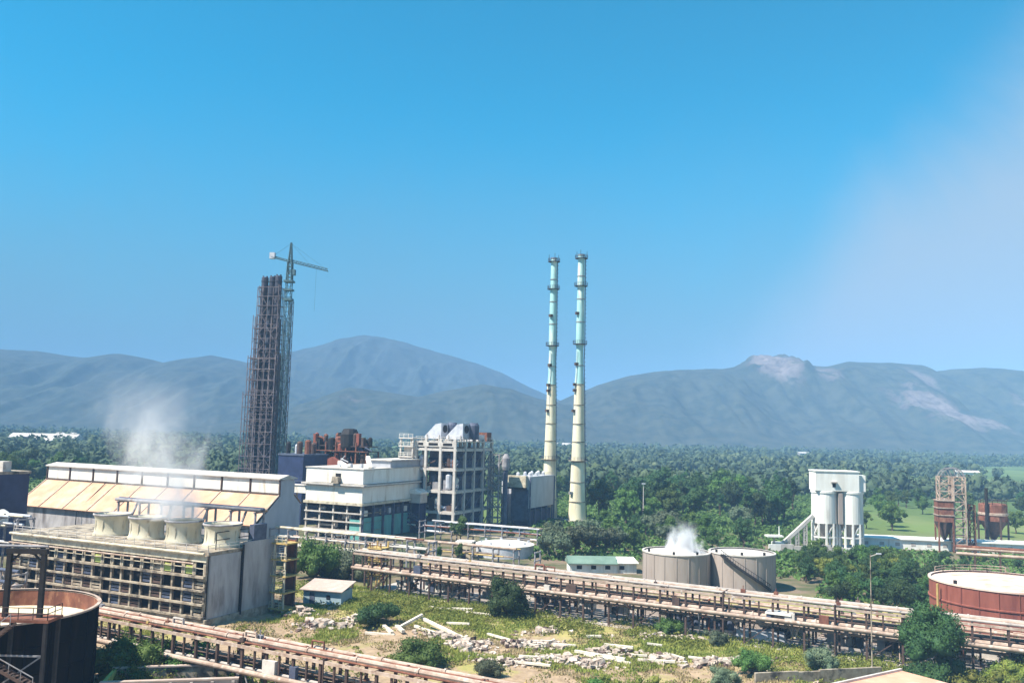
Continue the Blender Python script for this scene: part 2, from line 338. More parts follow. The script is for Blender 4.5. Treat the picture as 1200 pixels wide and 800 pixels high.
def hill(name, ridge, Yr, front, back, m, nx=220, ny=90, amp=.16, seed=1, rocks=()):
    K = .6; rx = np.array([p[0] for p in ridge], float)*K; rz = 30+(np.array([p[1] for p in ridge], float)-30)*K; Yr *= K; front *= K; back *= K
    X, T = np.meshgrid(np.linspace(rx[0], rx[-1], nx), np.linspace(-1, 1, ny))
    Yw = Yr + np.where(T < 0, T*front, T*back) + 100*(fbm(X/540, X*0+3, 3, seed+40)-.5)*(1-np.abs(T))
    top = np.interp(X, rx, rz) + 7*(fbm(X/80, X*0+.5, 4, seed+9)-.5)*np.clip(np.interp(X, rx, rz)/60, 0, 1)
    prof = np.clip(1-np.abs(T), 0, 1)**1.15; prof = prof*prof*(3-2*prof)*.55+prof*.45
    gul = fbm(X/210, Yw/380, 6, seed)-.5; gul2 = 1-np.abs(2*fbm(X/120, Yw/480, 5, seed+20)-1)
    Z = top*prof + top*(gul*amp*2.2+(gul2-.7)*amp*1.6)*np.clip(4*prof*(1-prof), 0, 1)
    rock = np.zeros_like(Z)
    for (cx, ct, sx, st, k, lift) in rocks:
        d = np.exp(-(((X-cx*K)/sx/K)**2+((T-ct)/st)**2)**1.5); rock = np.maximum(rock, k*d*(.55+.9*fbm(X/45, Yw/45, 5, seed+6))); Z = Z+lift*K*np.clip(d*1.8, 0, 1)*(.35+1.1*fbm(X/30, Yw/40, 5, seed+5))
    Z = Z-6*(1-prof)**6-2
    me = bpy.data.meshes.new(name); nv = nx*ny
    v = np.stack([X, Yw, Z], -1).reshape(-1, 3)
    i = np.arange(nv).reshape(ny, nx); q = np.stack([i[:-1,:-1], i[:-1,1:], i[1:,1:], i[1:,:-1]], -1).reshape(-1, 4)
    me.from_pydata(v.tolist(), [], q.tolist())
    at = me.attributes.new('bare_rock', 'FLOAT', 'POINT'); at.data.foreach_set('value', rock.reshape(-1).astype(np.float32))
    me.polygons.foreach_set('use_smooth', [True]*len(me.polygons)); me.materials.append(m)
    return tag(put(me, name), kind='structure')
HM = hill_material('forested_hill', (.026, .036, .032), (.058, .064, .05), (.25, .205, .20))
HM2 = hill_material('far_forested_hill', (.03, .04, .038), (.052, .06, .052), (.32, .26, .23))

hill('far_hill', [(-2600, 90), (-2000, 260), (-1619, 419), (-1460, 472), (-1246, 537), (-1086, 591), (-952, 622), (-815, 609), (-706, 584), (-432, 510), (-213, 456), (-49, 395), (115, 313), (333, 227), (551, 125), (900, 20)], 5400, 1700, 1500, HM2, nx=300, ny=130, amp=.13, seed=3)
hill('left_hill', [(-6500, 200), (-5200, 330), (-4000, 420), (-3300, 380), (-2951, 399), (-2766, 404), (-2581, 399), (-2395, 376), (-2256, 366), (-2120, 397), (-2003, 377), (-1886, 353), (-1772, 379), (-1636, 405), (-1473, 377), (-1285, 331), (-1098, 267), (-911, 203), (-724, 125), (-400, 20)], 4600, 1700, 1400, HM, nx=520, ny=130, amp=.15, seed=11)
hill('low_hill', [(-1250, 5), (-977, 54), (-848, 96), (-719, 152), (-622, 188), (-489, 172), (-357, 155), (-226, 188), (-111, 211), (5, 194), (105, 161), (237, 135), (369, 89), (534, 44), (700, 5)], 3300, 800, 700, HM, nx=300, ny=120, amp=.17, seed=21, rocks=((-560, -.25, 90, .12, .30, 0),))
hill('right_hill', [(-250, 5), (9, 67), (155, 144), (265, 195), (375, 243), (522, 291), (671, 313), (856, 329), (1005, 330), (1060, 345), (1116, 358), (1228, 362), (1302, 352), (1376, 352), (1488, 376), (1674, 380), (1804, 372), (1859, 341), (1934, 358), (2082, 365), (2231, 354), (2453, 334), (3200, 380), (4200, 300), (5200, 180), (6500, 60)], 3700, 1250, 1300, HM, nx=760, ny=190, amp=.14, seed=31,
     rocks=((1115, -.13, 125, .20, .50, 46), (1290, -.22, 95, .13, .42, 10), (1540, -.50, 115, .21, .50, 6), (1440, -.44, 55, .12, .42, 5), (1640, -.60, 130, .12, .42, 0), (1960, -.42, 70, .12, .36, 0), (1690, -.20, 60, .15, .40, 4)))

# ------------------------------------------------------------------ cooling tower
def cooling_tower():
    t = plant('cooling_tower', 'long stained cooling tower with four cream fan stacks and grey end wall', 'cooling tower', -96, 100)
    Ln, D, H = 44.0, 15.0, 11.0                                   # x runs from 0 back to -Ln
    bx('basin', 'dcfram', t, -Ln-.6, .5, -.6, D+.6, -.5, .9)
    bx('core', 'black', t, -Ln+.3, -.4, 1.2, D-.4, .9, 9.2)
    bx('deck', 'dcfram', t, -Ln-.3, .3, -.4, D+.3, 10.2, 10.7)
    # two end wall panels with a dark joint and a downpipe
    MB().box(.02, .30, .1, 6.6, .9, 10.15).build('end_panel', 'greyconc', t)
    MB().box(.05, .42, 7.1, 14.9, .9, 11.5).build('end_panel', 'greyconc', t)
    MB().tube((.5, 6.85, .5), (.5, 6.85, 11.2), .16).build('downpipe', 'dark', t)
    nb = 20; s = (Ln-.4)/nb
    column = MB().box(-.17, .17, -.45, -.05, .9, 10.2).mesh('column', 'dcfram')
    for k in range(nb+1): put(column, 'column', t, (-Ln+.2+k*s, 0, 0))
    for z, h, m in ((1.0, .28, 'dcfram'), (2.9, .3, 'dcfram'), (4.9, .26, 'dcfram'), (6.9, .34, 'dcfram')):
        bx('ledge', m, t, -Ln, .0, -.9, -.47, z, z+h)
    # cream fascia above the louvre openings, with its second line of pipes
    bx('fascia', 'creamp', t, -Ln, .1, -.62, -.47, 9.25, 10.15)
    MB().tube((-Ln, -.95, 10.5), (0, -.95, 10.5), .22).build('deck_pipe', 'creamp', t)
    MB().tube((-Ln, -1.0, 9.0), (-2, -1.0, 9.0), .14).build('deck_pipe', 'pinkrust', t)
    lv = MB()
    for q in range(3): lv.box(-s/2+.2, s/2-.2, -.32-.0*q, -.22, 0+q*.55, .32+q*.55)
    lm = {c: lv.mesh('louvre', c) for c in ('dcfram', 'lime', 'brownst', 'bluest', 'conc')}
    for k in range(nb):
        for z in (1.3, 3.3, 5.3):
            if rnd.random() < .5: put(lm[rnd.choice(('dcfram', 'brownst', 'brownst', 'bluest'))], 'louvre', t, (-Ln+.2+(k+.5)*s, -.05+rnd.uniform(-.05, .08), z))
    wf = MB()
    for x in (-s/2+.2, s/2-.32): wf.box(x, x+.12, -.44, -.3, 7.3, 9.2)
    wf.box(-s/2+.2, s/2-.2, -.42, -.32, 8.2, 8.32)
    wm = wf.mesh('louvre_frame', 'creamp')
    pm = {c: MB().box(-s/2+.34, s/2-.34, -.3, -.24, 7.35, 7.9+rnd.uniform(0, 1.2)).mesh('louvre_panel', c) for c in ('lime', 'cream', 'dcfram', 'bluest')}
    for k in range(nb):
        put(wm, 'louvre_frame', t, (-Ln+.2+(k+.5)*s, 0, 0))
        if rnd.random() < .45: put(pm[rnd.choice(('lime', 'cream', 'dcfram', 'bluest'))], 'louvre_panel', t, (-Ln+.2+(k+.5)*s, 0, 0))
    # fan stacks
    ring = [(2.95, 0), (2.98, .25), (2.78, .5), (2.62, 1.5), (2.66, 2.4), (2.82, 3.0), (2.98, 3.25), (3.0, 3.5), (2.9, 3.52), (2.72, 3.0), (2.52, 1.5), (2.7, .1)]
    fs = MB().lathe(ring, 40, close=False).mesh('fan_stack', 'cream', True)
    rim = MB().lathe([(3.04, 3.3), (3.1, 3.42), (3.04, 3.6), (2.9, 3.6), (2.88, 3.4)], 40, close=False).mesh('rim_band', 'greyconc', True)
    sm = MB().bar((2.70, 0, .5), (2.70, 0, 2.6), .10).mesh('rib', 'creamp')
    blade = MB().box(.3, 2.45, -.28, .28, 1.55, 1.62).mesh('fan_blade', 'bluest')
    hub = MB().lathe([(.45, .4), (.45, 1.9), (.1, 2.0)], 14).mesh('fan_hub', 'dark')
    for k in range(4):
        f = put(fs, 'fan_stack', t, (-3.6-8.25*k, 6.4, 10.7))
        put(rim, 'rim_band', f); [put(sm, 'rib', f, rz=a*math.pi/5) for a in range(10)]; put(hub, 'fan_hub', f)
        for a in range(6): put(blade, 'fan_blade', f, rz=a*math.pi/3+k)
    # pipe gantry along the back of the deck
    for k in range(7):
        x = -.8-5.2*k
        gp = MB()
        for y in (10.6, 12.6): gp.box(x-.14, x+.14, y-.14, y+.14, 10.7, 15.6)
        gp.box(x-.12, x+.12, 10.2, 13, 15.6, 15.85); gp.build('gantry_frame', 'steelgrey', t)
    for y, r, m in ((10.8, .28, 'steelgrey'), (11.6, .34, 'bluest'), (12.4, .24, 'pinkrust')):
        MB().tube((-33, y, 15.85+r), (0, y, 15.85+r), r).build('header_pipe', m, t, smooth=True)
    for k in range(4): MB().tube((-3.6-8.25*k, 9.4, 11.6), (-3.6-8.25*k, 11.6, 15.9), .2).build('riser_pipe', 'steelgrey', t)
    MB().rail([(-Ln, -.3, 10.7), (.1, -.3, 10.7), (.1, 15, 10.7)], 1.0, .07, 2.2).build('handrail', 'cfram', t)
    MB().rail([(-1.2, 2.6, 10.7), (-1.2, 9.8, 10.7)], 2.6, .12, 3).build('ladder_guard', 'dark', t)
    # dark header tank at the corner
    MB().box(-.6, .35, 9.2, 12.2, 11.52, 14.0).build('header_box', 'bluest', t)
    # escape stair on the far right corner
    st = thing('escape_stair', 'ochre steel escape stair tower at the right end of the cooling tower', 'stair', (*W(-94.6, 113.2), 0), GA)
    for (x, y) in ((0, 0), (2.2, 0), (2.2, 2.6), (0, 2.6)):
        bx('post', 'creamp' if y == 0 else 'brownst', st, x-.13, x+.13, y-.13, y+.13, 0, 11.6)
    for k, z in enumerate((.3, 2.9, 5.5, 8.1, 10.7)):
        bx('landing', 'yellow', st, -.5, 2.7, -.3, 2.9, z, z+.22)
        MB().rail([(-.4, -.25, z+.22), (2.6, -.25, z+.22)], 1.0, .07, 1).build('handrail', 'creamp', st)
        if k < 4:
            b = MB(); e = k % 2
            for i in range(9):
                x = (.2+1.8*i/8) if not e else (2.0-1.8*i/8); b.box(x-.14, x+.14, .3, 1.2, z+.25+2.3*i/8, z+.32+2.3*i/8)
            b.build('stair_flight', 'brownst', st)
    bx('back_screen', 'rust', st, -.05, 2.3, 2.75, 2.85, 0, 11.2)
cooling_tower()

# ------------------------------------------------------------------ open tank with gantry in the foreground
def fg_tank():
    t = thing('storage_tank', 'big open black tank with rusty inner wall and pale cover, lower left', 'tank', (-54, 93, 0))
    MB().lathe([(10, -.3), (10, 10), (9.86, 10), (9.86, 8.3)], 96, close=False).build('shell', 'tankblk', t, smooth=False)
    MB().lathe([(9.855, 8.25), (9.855, 9.98)], 96, close=False).build('inner_wall', 'rust', t)
    MB().lathe([(9.84, 8.3), (6, 8.42), (.01, 8.5)], 72).build('floating_cover', 'sludge', t)
    MB().lathe([(9.82, 10.02), (10.18, 10.02), (10.18, 10.2), (9.82, 10.2)], 96, close=False).build('rim', 'pinkrust', t)
    for z in (2.5, 5.0, 7.5): MB().lathe([(10.005, z), (10.06, z+.05), (10.06, z+.16), (10.005, z+.2)], 96, close=False).build('stiffening_ring', 'tankblk', t)
    for k in range(14):
        a = R(190+k*14); put(MB().bar((10.05*math.cos(a), 10.05*math.sin(a), 0), (10.05*math.cos(a), 10.05*math.sin(a), 10), .14).mesh('seam_rib', 'tankblk'), 'seam_rib', t)
    # portal frame with platform and stair
    q = thing('portal_gantry', 'black steel portal frame with platform and stair before the open tank', 'gantry', (-43.3, 80.0, 0))
    for x in (-2.2, .95):
        for y in (0, ): bx('post', 'dark', q, x-.2, x+.2, y-.2, y+.2, 12.05, 17.7)
    bx('top_beam', 'dark', q, -2.5, 1.25, -.22, .22, 17.7, 18.15)
    for x, s in ((-2.2, 1), (.95, -1)): MB().bar((x, 0, 16.7), (x+s*.9, 0, 17.7), .16).build('knee_brace', 'dark', q)
    MB().tube((-7, .1, 18.35), (1.2, .1, 18.35), .12).build('conduit', 'steelgrey', q)
    bx('platform', 'rust', q, -7, 2.4, -1.2, 1.4, 11.8, 12.05)
    MB().rail([(-7, -1.15, 12.05), (2.3, -1.15, 12.05), (2.3, 1.3, 12.05)], 1.05, .06, 1.3).build('handrail', 'brownst', q)
    for (x, y) in ((-6.5, -1), (-6.5, 1.2), (-2.2, -1), (-2.2, 1.2), (2.1, -1), (2.1, 1.2)): bx('support_leg', 'dark', q, x-.15, x+.15, y-.15, y+.15, 0, 11.8)
    for z in (2.4, 5.8, 8.9): MB().bar((-6.5, -1.05, z), (2.1, -1.05, z), .14).build('tie_beam', 'steelgrey', q)
    for i, (x0, z0, x1, z1) in enumerate(((-6.0, 5.4, -2.4, 8.6), (2.0, 6.4, -2.4, 8.6), (-4.2, 8.6, -.4, 11.8))):
        b = MB(); n = 12
        for k in range(n): x = x0+(x1-x0)*k/n; z = z0+(z1-z0)*k/n; b.box(x-.16, x+.16, -2.2, -1.3, z, z+.06)
        b.bar((x0, -2.25, z0), (x1, -2.25, z1), .08, .25); b.bar((x0, -1.28, z0), (x1, -1.28, z1), .08, .25)
        b.build('stair_flight', 'brownst', q)
        h = MB(); h.bar((x0, -2.25, z0+1), (x1, -2.25, z1+1), .07)
        for k in range(5): x = x0+(x1-x0)*k/4; z = z0+(z1-z0)*k/4; h.bar((x, -2.25, z), (x, -2.25, z+1), .05)
        h.build('stair_rail', 'steelgrey', q)
    MB().bar((2.1, -1.05, 9.0), (-2.2, -1.05, 5.9), .12).build('brace', 'steelgrey', q)
    MB().bar((-2.2, -1.05, 5.8), (2.1, -1.05, 2.5), .12).build('brace', 'steelgrey', q)
fg_tank()

# ------------------------------------------------------------------ pipe racks
def pipe_rack(name, label, p0, p1, ztop, zlow, span, width, topn, lown, colm, seed, stubs=True, splay=0):
    r = random.Random(seed); p0 = Vector((*p0, 0)); p1 = Vector((*p1, 0)); d = p1-p0; Ln = d.length; a = math.atan2(d.y, d.x)
    t = thing(name, label, 'pipe rack', p0, a); hw = width/2; n = round(Ln/span); s = Ln/n
    cm = MB().box(-.14, .14, -.14, .14, -.6, ztop-.36).mesh('column', colm)
    bm = MB().box(-.12, .12, -hw-.3, hw+.3, 0, .3).mesh('cross_beam', colm)
    st = MB().box(-.1, .1, -.1, .1, 0, ztop-zlow-.7).mesh('stub_post', 'brownst')
    for k in range(n+1):
        x = k*s+r.uniform(-.2, .2)
        for y in (-hw, hw): put(cm, 'column', t, (x, y, 0))
        put(bm, 'cross_beam', t, (x, 0, ztop-.355)); put(bm, 'cross_beam', t, (x, 0, zlow-.355))
        if stubs and k < n: put(st, 'stub_post', t, (x+s*.5, -hw, zlow+.3))
        if k % 4 == 1:
            MB().bar((x, -hw, .3), (x+s, -hw, zlow-.5), .12).build('brace', colm, t)
    for k in range(int(Ln/9)):                                    # expansion loops, hung trays and cabinets
        x = r.uniform(2, Ln-4); y = r.uniform(-hw+.4, hw-.4); h_ = r.uniform(.7, 1.3); rr = r.uniform(.1, .18)
        if r.random() < .45: MB().tube((x, y, ztop+.2), (x, y, ztop+h_), rr, 6).tube((x, y, ztop+h_), (x+1.6, y, ztop+h_), rr, 6).tube((x+1.6, y, ztop+h_), (x+1.6, y, ztop+.2), rr, 6).build('expansion_loop', r.choice(('pinkrust', 'rust', 'conc')), t)
        else: MB().cbox(x, -hw-.1, zlow+.1, r.uniform(.6, 1.8), .5, r.uniform(.6, 1.6)).build('cabinet', r.choice(('steelgrey', 'rust', 'cfram', 'bluest', 'brownst')), t)
    for k in range(int(Ln/3)):
        x = r.uniform(.5, Ln-1); x2 = x+r.uniform(-2.0, 2.0); z_ = r.uniform(.3, zlow-.5)
        MB().tube((x, r.uniform(-hw, hw), zlow), (x2, r.uniform(-hw, hw), z_), r.uniform(.06, .13), 6).build('hanging_pipe', r.choice(('rust', 'brownst', 'steelgrey', 'pinkrust')), t)
    for z in (ztop-.16, zlow-.16):
        for y in (-hw-.22, hw+.22): MB().box(0, Ln, y-.09, y+.09, z-.22, z+.1).build('side_beam', 'pinkrust' if y < 0 else colm, t)
    MB().tube((0, -hw-.62, zlow+.1), (Ln, -hw-.62, zlow+.1), .26, 10).build('front_pipe', 'pinkrust', t)
    for z, cnt, ms in ((ztop, topn, ('pinkrust', 'pinkrust', 'conc', 'rust')), (zlow, lown, ('pinkrust', 'rust', 'brownst', 'conc'))):
        for i in range(cnt):
            y = -hw+.3+(width-.6)*i/max(1, cnt-1); rr = r.uniform(.11, .30)*(width/3.4)
            x0 = 0 if r.random() < .75 else Ln*r.uniform(.05, .3); x1 = Ln if r.random() < .75 else Ln*r.uniform(.6, .95)
            b = MB().tube((x0, y, z+rr), (x1, y, z+rr), rr, 8)
            kx = x0+r.uniform(2, 8)
            while kx < x1-1:
                b.tube((kx, y, z+rr), (kx+.22, y, z+rr), rr*1.35, 8); kx += r.uniform(6, 13)
            b.build('pipe', r.choice(ms), t, smooth=False)
            for q in range(3):                                    # valves and small boxes along the line
                xx = r.uniform(x0+1, x1-1); w_ = r.uniform(.25, .5)
                MB().cbox(xx, y, z+rr*1.2, w_*1.4, w_, w_).tube((xx, y, z+rr), (xx, y, z+rr+w_*2.2), .06, 6).build('valve', r.choice(('rust', 'brownst', 'steelgrey', 'yellow')), t)
            if i % 3 == 0 and z == ztop:                          # a drop leg turning down
                xx = r.uniform(.2, .9)*Ln; MB().tube((xx, -hw-.35, z+rr), (xx, -hw-.35, .2), rr*.7, 8).tube((xx, -hw-.35, z+rr), (xx, y, z+rr), rr*.7, 8).build('drop_pipe', r.choice(('rust', 'brownst')), t)
    return t
pipe_rack('pipe_rack', 'long two-tier rusty pipe rack crossing from plant centre to the red tank', (-27.5, 164), (84, 103.5), 6.9, 4.1, 4.3, 3.6, 5, 4, 'brownst', 3)
pipe_rack('pipe_rack', 'low rusty pipe rack in the foreground running down from the open black tank', (-66, 118), (14, 74.5), 6.3, 3.6, 3.6, 3.2, 5, 4, 'brownst', 5)
def yard():
    a = math.atan2(-60.5, 111.5)
    b = MB().box(2, 124, -2.2, 13, -.2, .06).build('yard', 'conc'); b.location = (-27.5, 164, 0); b.rotation_euler[2] = a; tag(b, kind='structure')
    r = random.Random(31)
    def P(x, y): return (-27.5+x*math.cos(a)-y*math.sin(a), 164+x*math.sin(a)+y*math.cos(a), .06)
    names = ('grey', 'pink', 'dark', 'pale', 'brown')
    for k in range(13):
        x = 8+k*8.2+r.uniform(-1.5, 1.5); y = r.uniform(3.4, 7.5); m, w = r.choice((('steelgrey', 'grey'), ('tankconc', 'beige'), ('dark', 'black'), ('cfram', 'pale'), ('brownst', 'brown'), ('bluest', 'slate')))
        t = thing('pump_skid', '%s pump skid behind the long pipe rack, number %s from its left end' % (w, ('one', 'two', 'three', 'four', 'five', 'six', 'seven', 'eight', 'nine', 'ten', 'eleven', 'twelve', 'thirteen')[k]), 'pump', P(x, y), a, 'pump skids behind the rack')
        Lx = r.uniform(3, 6.5); bx('plinth', 'conc', t, 0, Lx, -1.2, 1.2, 0, .4)
        for j in range(4):
            h = r.uniform(1.0, 3.1); xx = (j+.5)*Lx/4
            if r.random() < .5: MB().lathe([(.55, .4), (.6, .4+h), (.2, .7+h)], 12, xx, r.uniform(-.5, .5)).build('vessel', m, t)
            else: MB().cbox(xx, r.uniform(-.4, .4), .4, r.uniform(.7, 1.3), 1.5, h).build('motor_housing', r.choice((m, 'dark', 'steelgrey')), t)
        MB().tube((-.8, 0, 1.4), (Lx+.8, 0, 1.4), .2, 8).build('pipe', 'pinkrust', t)
    w = thing('low_wall', 'long low pinkish wall behind the pumps of the long pipe rack', 'wall', P(12, 9.6), a)
    for k in range(22): bx('wall_section', 'tankconc' if k % 4 else 'cfram', w, k*4.4, k*4.4+4.35, 0, .3, 0, 2.0+r.uniform(-.15, .3))
yard()
pipe_rack('pipe_rack', 'lower second pipe rack close behind the long two-tier rack', (-16, 163.6), (84, 109.3), 4.6, 2.4, 5.5, 2.6, 5, 4, 'brownst', 9)

# ------------------------------------------------------------------ long shed with orange roof and clerestory
def roof_shed():
    t = plant('clerestory_shed', 'long shed with orange sheet roof and white glazed clerestory behind the cooling tower', 'shed', -203, 145)
    Ln, nb = 76.0, 9; s = Ln/nb
    bx('wall', 'greyconc', t, .3, Ln-.3, .4, .7, 0, 8.3)
    bx('wall', 'greyconc', t, .3, Ln-.3, 14.5, 14.8, 0, 12.2)
    for x in (.05, Ln-.35): MB().prismx([(.4, 0), (14.8, 0), (14.8, 12.3), (12.6, 14.2), (12.6, 17.6), (10.1, 18.2), (7.6, 17.6), (7.6, 14.2), (.4, 8.3)], x, x+.3).build('gable_wall', 'greyclad', t)
    rp = MB().add([(.03, -.5, 8.5), (s-.03, -.5, 8.5), (s-.03, 7.5, 14.5), (.03, 7.5, 14.5), (.03, -.5, 8.62), (s-.03, -.5, 8.62), (s-.03, 7.5, 14.62), (.03, 7.5, 14.62)], [(3,2,1,0),(4,5,6,7),(0,1,5,4),(1,2,6,5),(2,3,7,6),(3,0,4,7)]).mesh('roof_panel', 'orange')
    rb = MB().add([(.03, 15.4, 12.3), (s-.03, 15.4, 12.3), (s-.03, 12.7, 14.5), (.03, 12.7, 14.5), (.03, 15.4, 12.42), (s-.03, 15.4, 12.42), (s-.03, 12.7, 14.62), (.03, 12.7, 14.62)], [(0,1,2,3),(7,6,5,4),(4,5,1,0),(5,6,2,1),(6,7,3,2),(7,4,0,3)]).mesh('roof_panel', 'orange')
    rib = MB().bar((0, -.5, 8.7), (0, 7.5, 14.7), .28, .2).mesh('roof_rib', 'pinkrust')
    pan = MB().box(.35, s-.35, 7.52, 7.6, 14.95, 17.9).mesh('clerestory_panel', 'white')
    low = MB().box(.2, s-.2, 7.48, 7.58, 14.2, 14.72).mesh('lower_panel', 'white')
    mul = MB().box(-.16, .16, 7.3, 7.62, 14.3, 18.0).mesh('mullion', 'brownst')
    for k in range(nb):
        for m_, nm in ((rp, 'roof_panel'), (rb, 'roof_panel'), (pan, 'clerestory_panel'), (low, 'lower_panel')): put(m_, nm, t, (k*s, 0, 0))
        put(MB().box(.35, s-.35, 12.6, 12.68, 14.9, 17.9).mesh('clerestory_panel', 'white'), 'clerestory_panel', t, (k*s, 0, 0))
    for k in range(nb+1): put(rib, 'roof_rib', t, (k*s, 0, 0)); put(mul, 'mullion', t, (k*s, 0, 0))
    bx('sill_rail', 'brownst', t, -.2, Ln+.2, 7.2, 7.46, 14.74, 14.93)
    MB().prismx([(7.0, 17.95), (7.0, 18.2), (10.1, 18.9), (13.2, 18.2), (13.2, 17.95)], -.3, Ln+.3).build('clerestory_roof', 'cfram', t)
    MB().tube((22, 7.0, 14.6), (22, -.6, 8.2), .1).tube((22, -.6, 8.2), (22, -.6, 0), .1).build('downpipe', 'dark', t)
    # lean-to walkway at the far left
    b = thing('lean_to_canopy', 'pale lean-to canopy on posts at the far left end of the orange-roofed shed', 'canopy', (*W(-220, 143), 0), GA)
    bx('roof_sheet', 'cfram', b, 0, 19, -2.5, 2.5, 9.2, 9.45)
    for x in (.5, 6.5, 12.5, 18.4): bx('post', 'steelgrey', b, x-.12, x+.12, -2.2, -1.96, 0, 9.2)
roof_shed()

# ------------------------------------------------------------------ scaffold tower and tower crane
def scaffold_tower():
    t = thing('scaffold_tower', 'tall tower of three dark flues wrapped in stepped scaffolding', 'tower', (-85.8, 300, 0), R(-12))
    for i, (x, y, h) in enumerate(((-2.6, -.4, 81.9), (0, .3, 82.2), (2.6, -.3, 82.4))):
        c = MB().lathe([(1.2, 0), (1.2, h), (1.05, h+.25)], 14, x, y).build('flue', 'flue', t, smooth=False)
        fl = MB().lathe([(1.2, 0), (1.36, .05), (1.36, .3), (1.2, .35)], 14, x, y, close=False).mesh('flange', 'flue')
        for z in np.arange(4, h, 4.5): put(fl, 'flange', c, (0, 0, z))
        MB().box(x-.9, x-.6, y-.3, y+.3, h, h+.8).box(x+.4, x+.8, y-.2, y+.4, h, h+.7).build('cap_lug', 'flue', c)
    stages = ((-4.0, 4.0, -2.6, 2.6, 78.5), (-4.7, 4.5, -3.4, 3.4, 66), (-5.4, 5.0, -4.2, 4.2, 54), (-6.1, 5.4, -5.0, 5.0, 42))
    for si, (x0, x1, y0, y1, h) in enumerate(stages):
        nx = (4, 4, 5, 5)[si]
        pm = MB().bar((0, 0, 0), (0, 0, h+rnd.uniform(0, 3)), .20).mesh('scaffold_post', 'scaff')
        for k in range(nx+1):
            x = x0+(x1-x0)*k/nx
            for y in (y0, y1): put(pm, 'scaffold_post', t, (x, y, rnd.uniform(-1.5, 0)))
        for k in range(1, 5):
            y = y0+(y1-y0)*k/5
            for x in (x0, x1): put(pm, 'scaffold_post', t, (x, y, rnd.uniform(-1.5, 0)))
        z = 2.4; rg = MB()
        for (a, b) in (((x0,y0),(x1,y0)), ((x1,y0),(x1,y1)), ((x1,y1),(x0,y1)), ((x0,y1),(x0,y0))): rg.bar((*a, 0), (*b, 0), .17)
        rg.box(x0+.2, x0+(x1-x0)*.3, y0-.2, y0+.5, -.10, -.04); rg.box(x0+(x1-x0)*.7, x1-.2, y0-.2, y0+.5, -.10, -.04)
        rm = rg.mesh('scaffold_level', 'scaff')
        while z < h: put(rm, 'scaffold_level', t, (0, 0, z)); z += 3.3+.3*si
        br = MB(); z = 2.4; k = 0
        while z < h-3:
            for j in range(nx):
                if rnd.random() < .35:
                    xa = x0+(x1-x0)*j/nx; xb = x0+(x1-x0)*(j+1)/nx
                    br.bar((xa, y0, z), (xb, y0, z+2.9), .14) if (j+k) % 2 else br.bar((xb, y0, z), (xa, y0, z+2.9), .14)
            z += 3.3; k += 1
        tag(br.build('scaffold_brace', 'scaff', t), kind='stuff')
    MB().lattice(6.2, 3.0, 0, 74, 1.3, 2.0, .11).build('hoist_mast', 'scaff', t)
scaffold_tower()
def tower_crane():
    t = thing('tower_crane', 'thin tower crane with drooping jib rising beside the scaffold tower', 'crane', (-79.0, 297, 0), R(-4))
    MB().lattice(0, 0, 0, 80, 1.8, 2.6, .13).build('mast', 'crane', t)
    MB().lattice(0, 0, 80, 87.5, 1.8, 2.0, .24, 1.4).build('slewing_tower', 'crane', t)
    bx('slewing_ring', 'crane', t, -1.6, 1.6, -1.6, 1.6, 80, 80.7)
    bx('climbing_collar', 'crane', t, -1.5, 1.5, -1.5, 1.5, 73.5, 74.3); bx('climbing_collar', 'crane', t, -1.5, 1.5, -1.5, 1.5, 77, 77.6)
    MB().lattice(0, 0, 87.5, 94.2, 1.1, 1.6, .2, .3).build('apex', 'crane', t)
    MB().truss((.6, 0, 87.2), (13.6, 0, 84.2), 1.1, .9, 1.3, .2).build('jib', 'crane', t)
    MB().truss((-.6, 0, 87.4), (-6.8, 0, 89.0), 1.3, .6, 1.3, .2).build('counter_jib', 'crane', t)
    bx('counterweight', 'galv', t, -7.4, -5.6, -.7, .7, 88.4, 90.6)
    bx('cab', 'crane', t, .7, 2.0, -.8, .8, 82.6, 84.6)
    for q in ((7, 0, 86.6), (12.4, 0, 85.3), (-6, 0, 89.6)): MB().bar((0, 0, 94), q, .07).build('tie_rope', 'crane', t)
    MB().bar((9.5, 0, 85.0), (9.5, 0, 70), .05).build('hoist_rope', 'crane', t)
tower_crane()

# ------------------------------------------------------------------ dark blue block and rusty plant behind
def blue_block():
    t = plant('clad_building', 'dark blue clad block with rusty vents beside the scaffold tower', 'building', -178.5, 213)
    bx('wall', 'bluedk', t, 0, 9.6, 0, 12, 0, 20.8)
    bx('parapet', 'bluest', t, -.2, 9.8, -.2, 12.2, 20.8, 21.3)
    for k, (x, y, r_, h, m) in enumerate(((1.2, 3, .7, 3.2, 'dark'), (3.6, 4, .5, 2.4, 'galv'), (5.6, 3, .9, 3.4, 'brownst'), (8.0, 4, 1.0, 3.9, 'rust'), (7.0, 8, .8, 3.0, 'brownst'))):
        MB().lathe([(r_, 21.3), (r_, 21.3+h), (r_*.5, 21.8+h)], 10, x, y).build('vent', m, t)
    for z in (6, 13): bx('girt', 'bluest', t, -.08, 9.68, -.12, -.02, z, z+.3)
    for x in (1.5, 3.4): bx('white_duct', 'white', t, x, x+.9, -1.2, -.15, 4, 13)
blue_block()
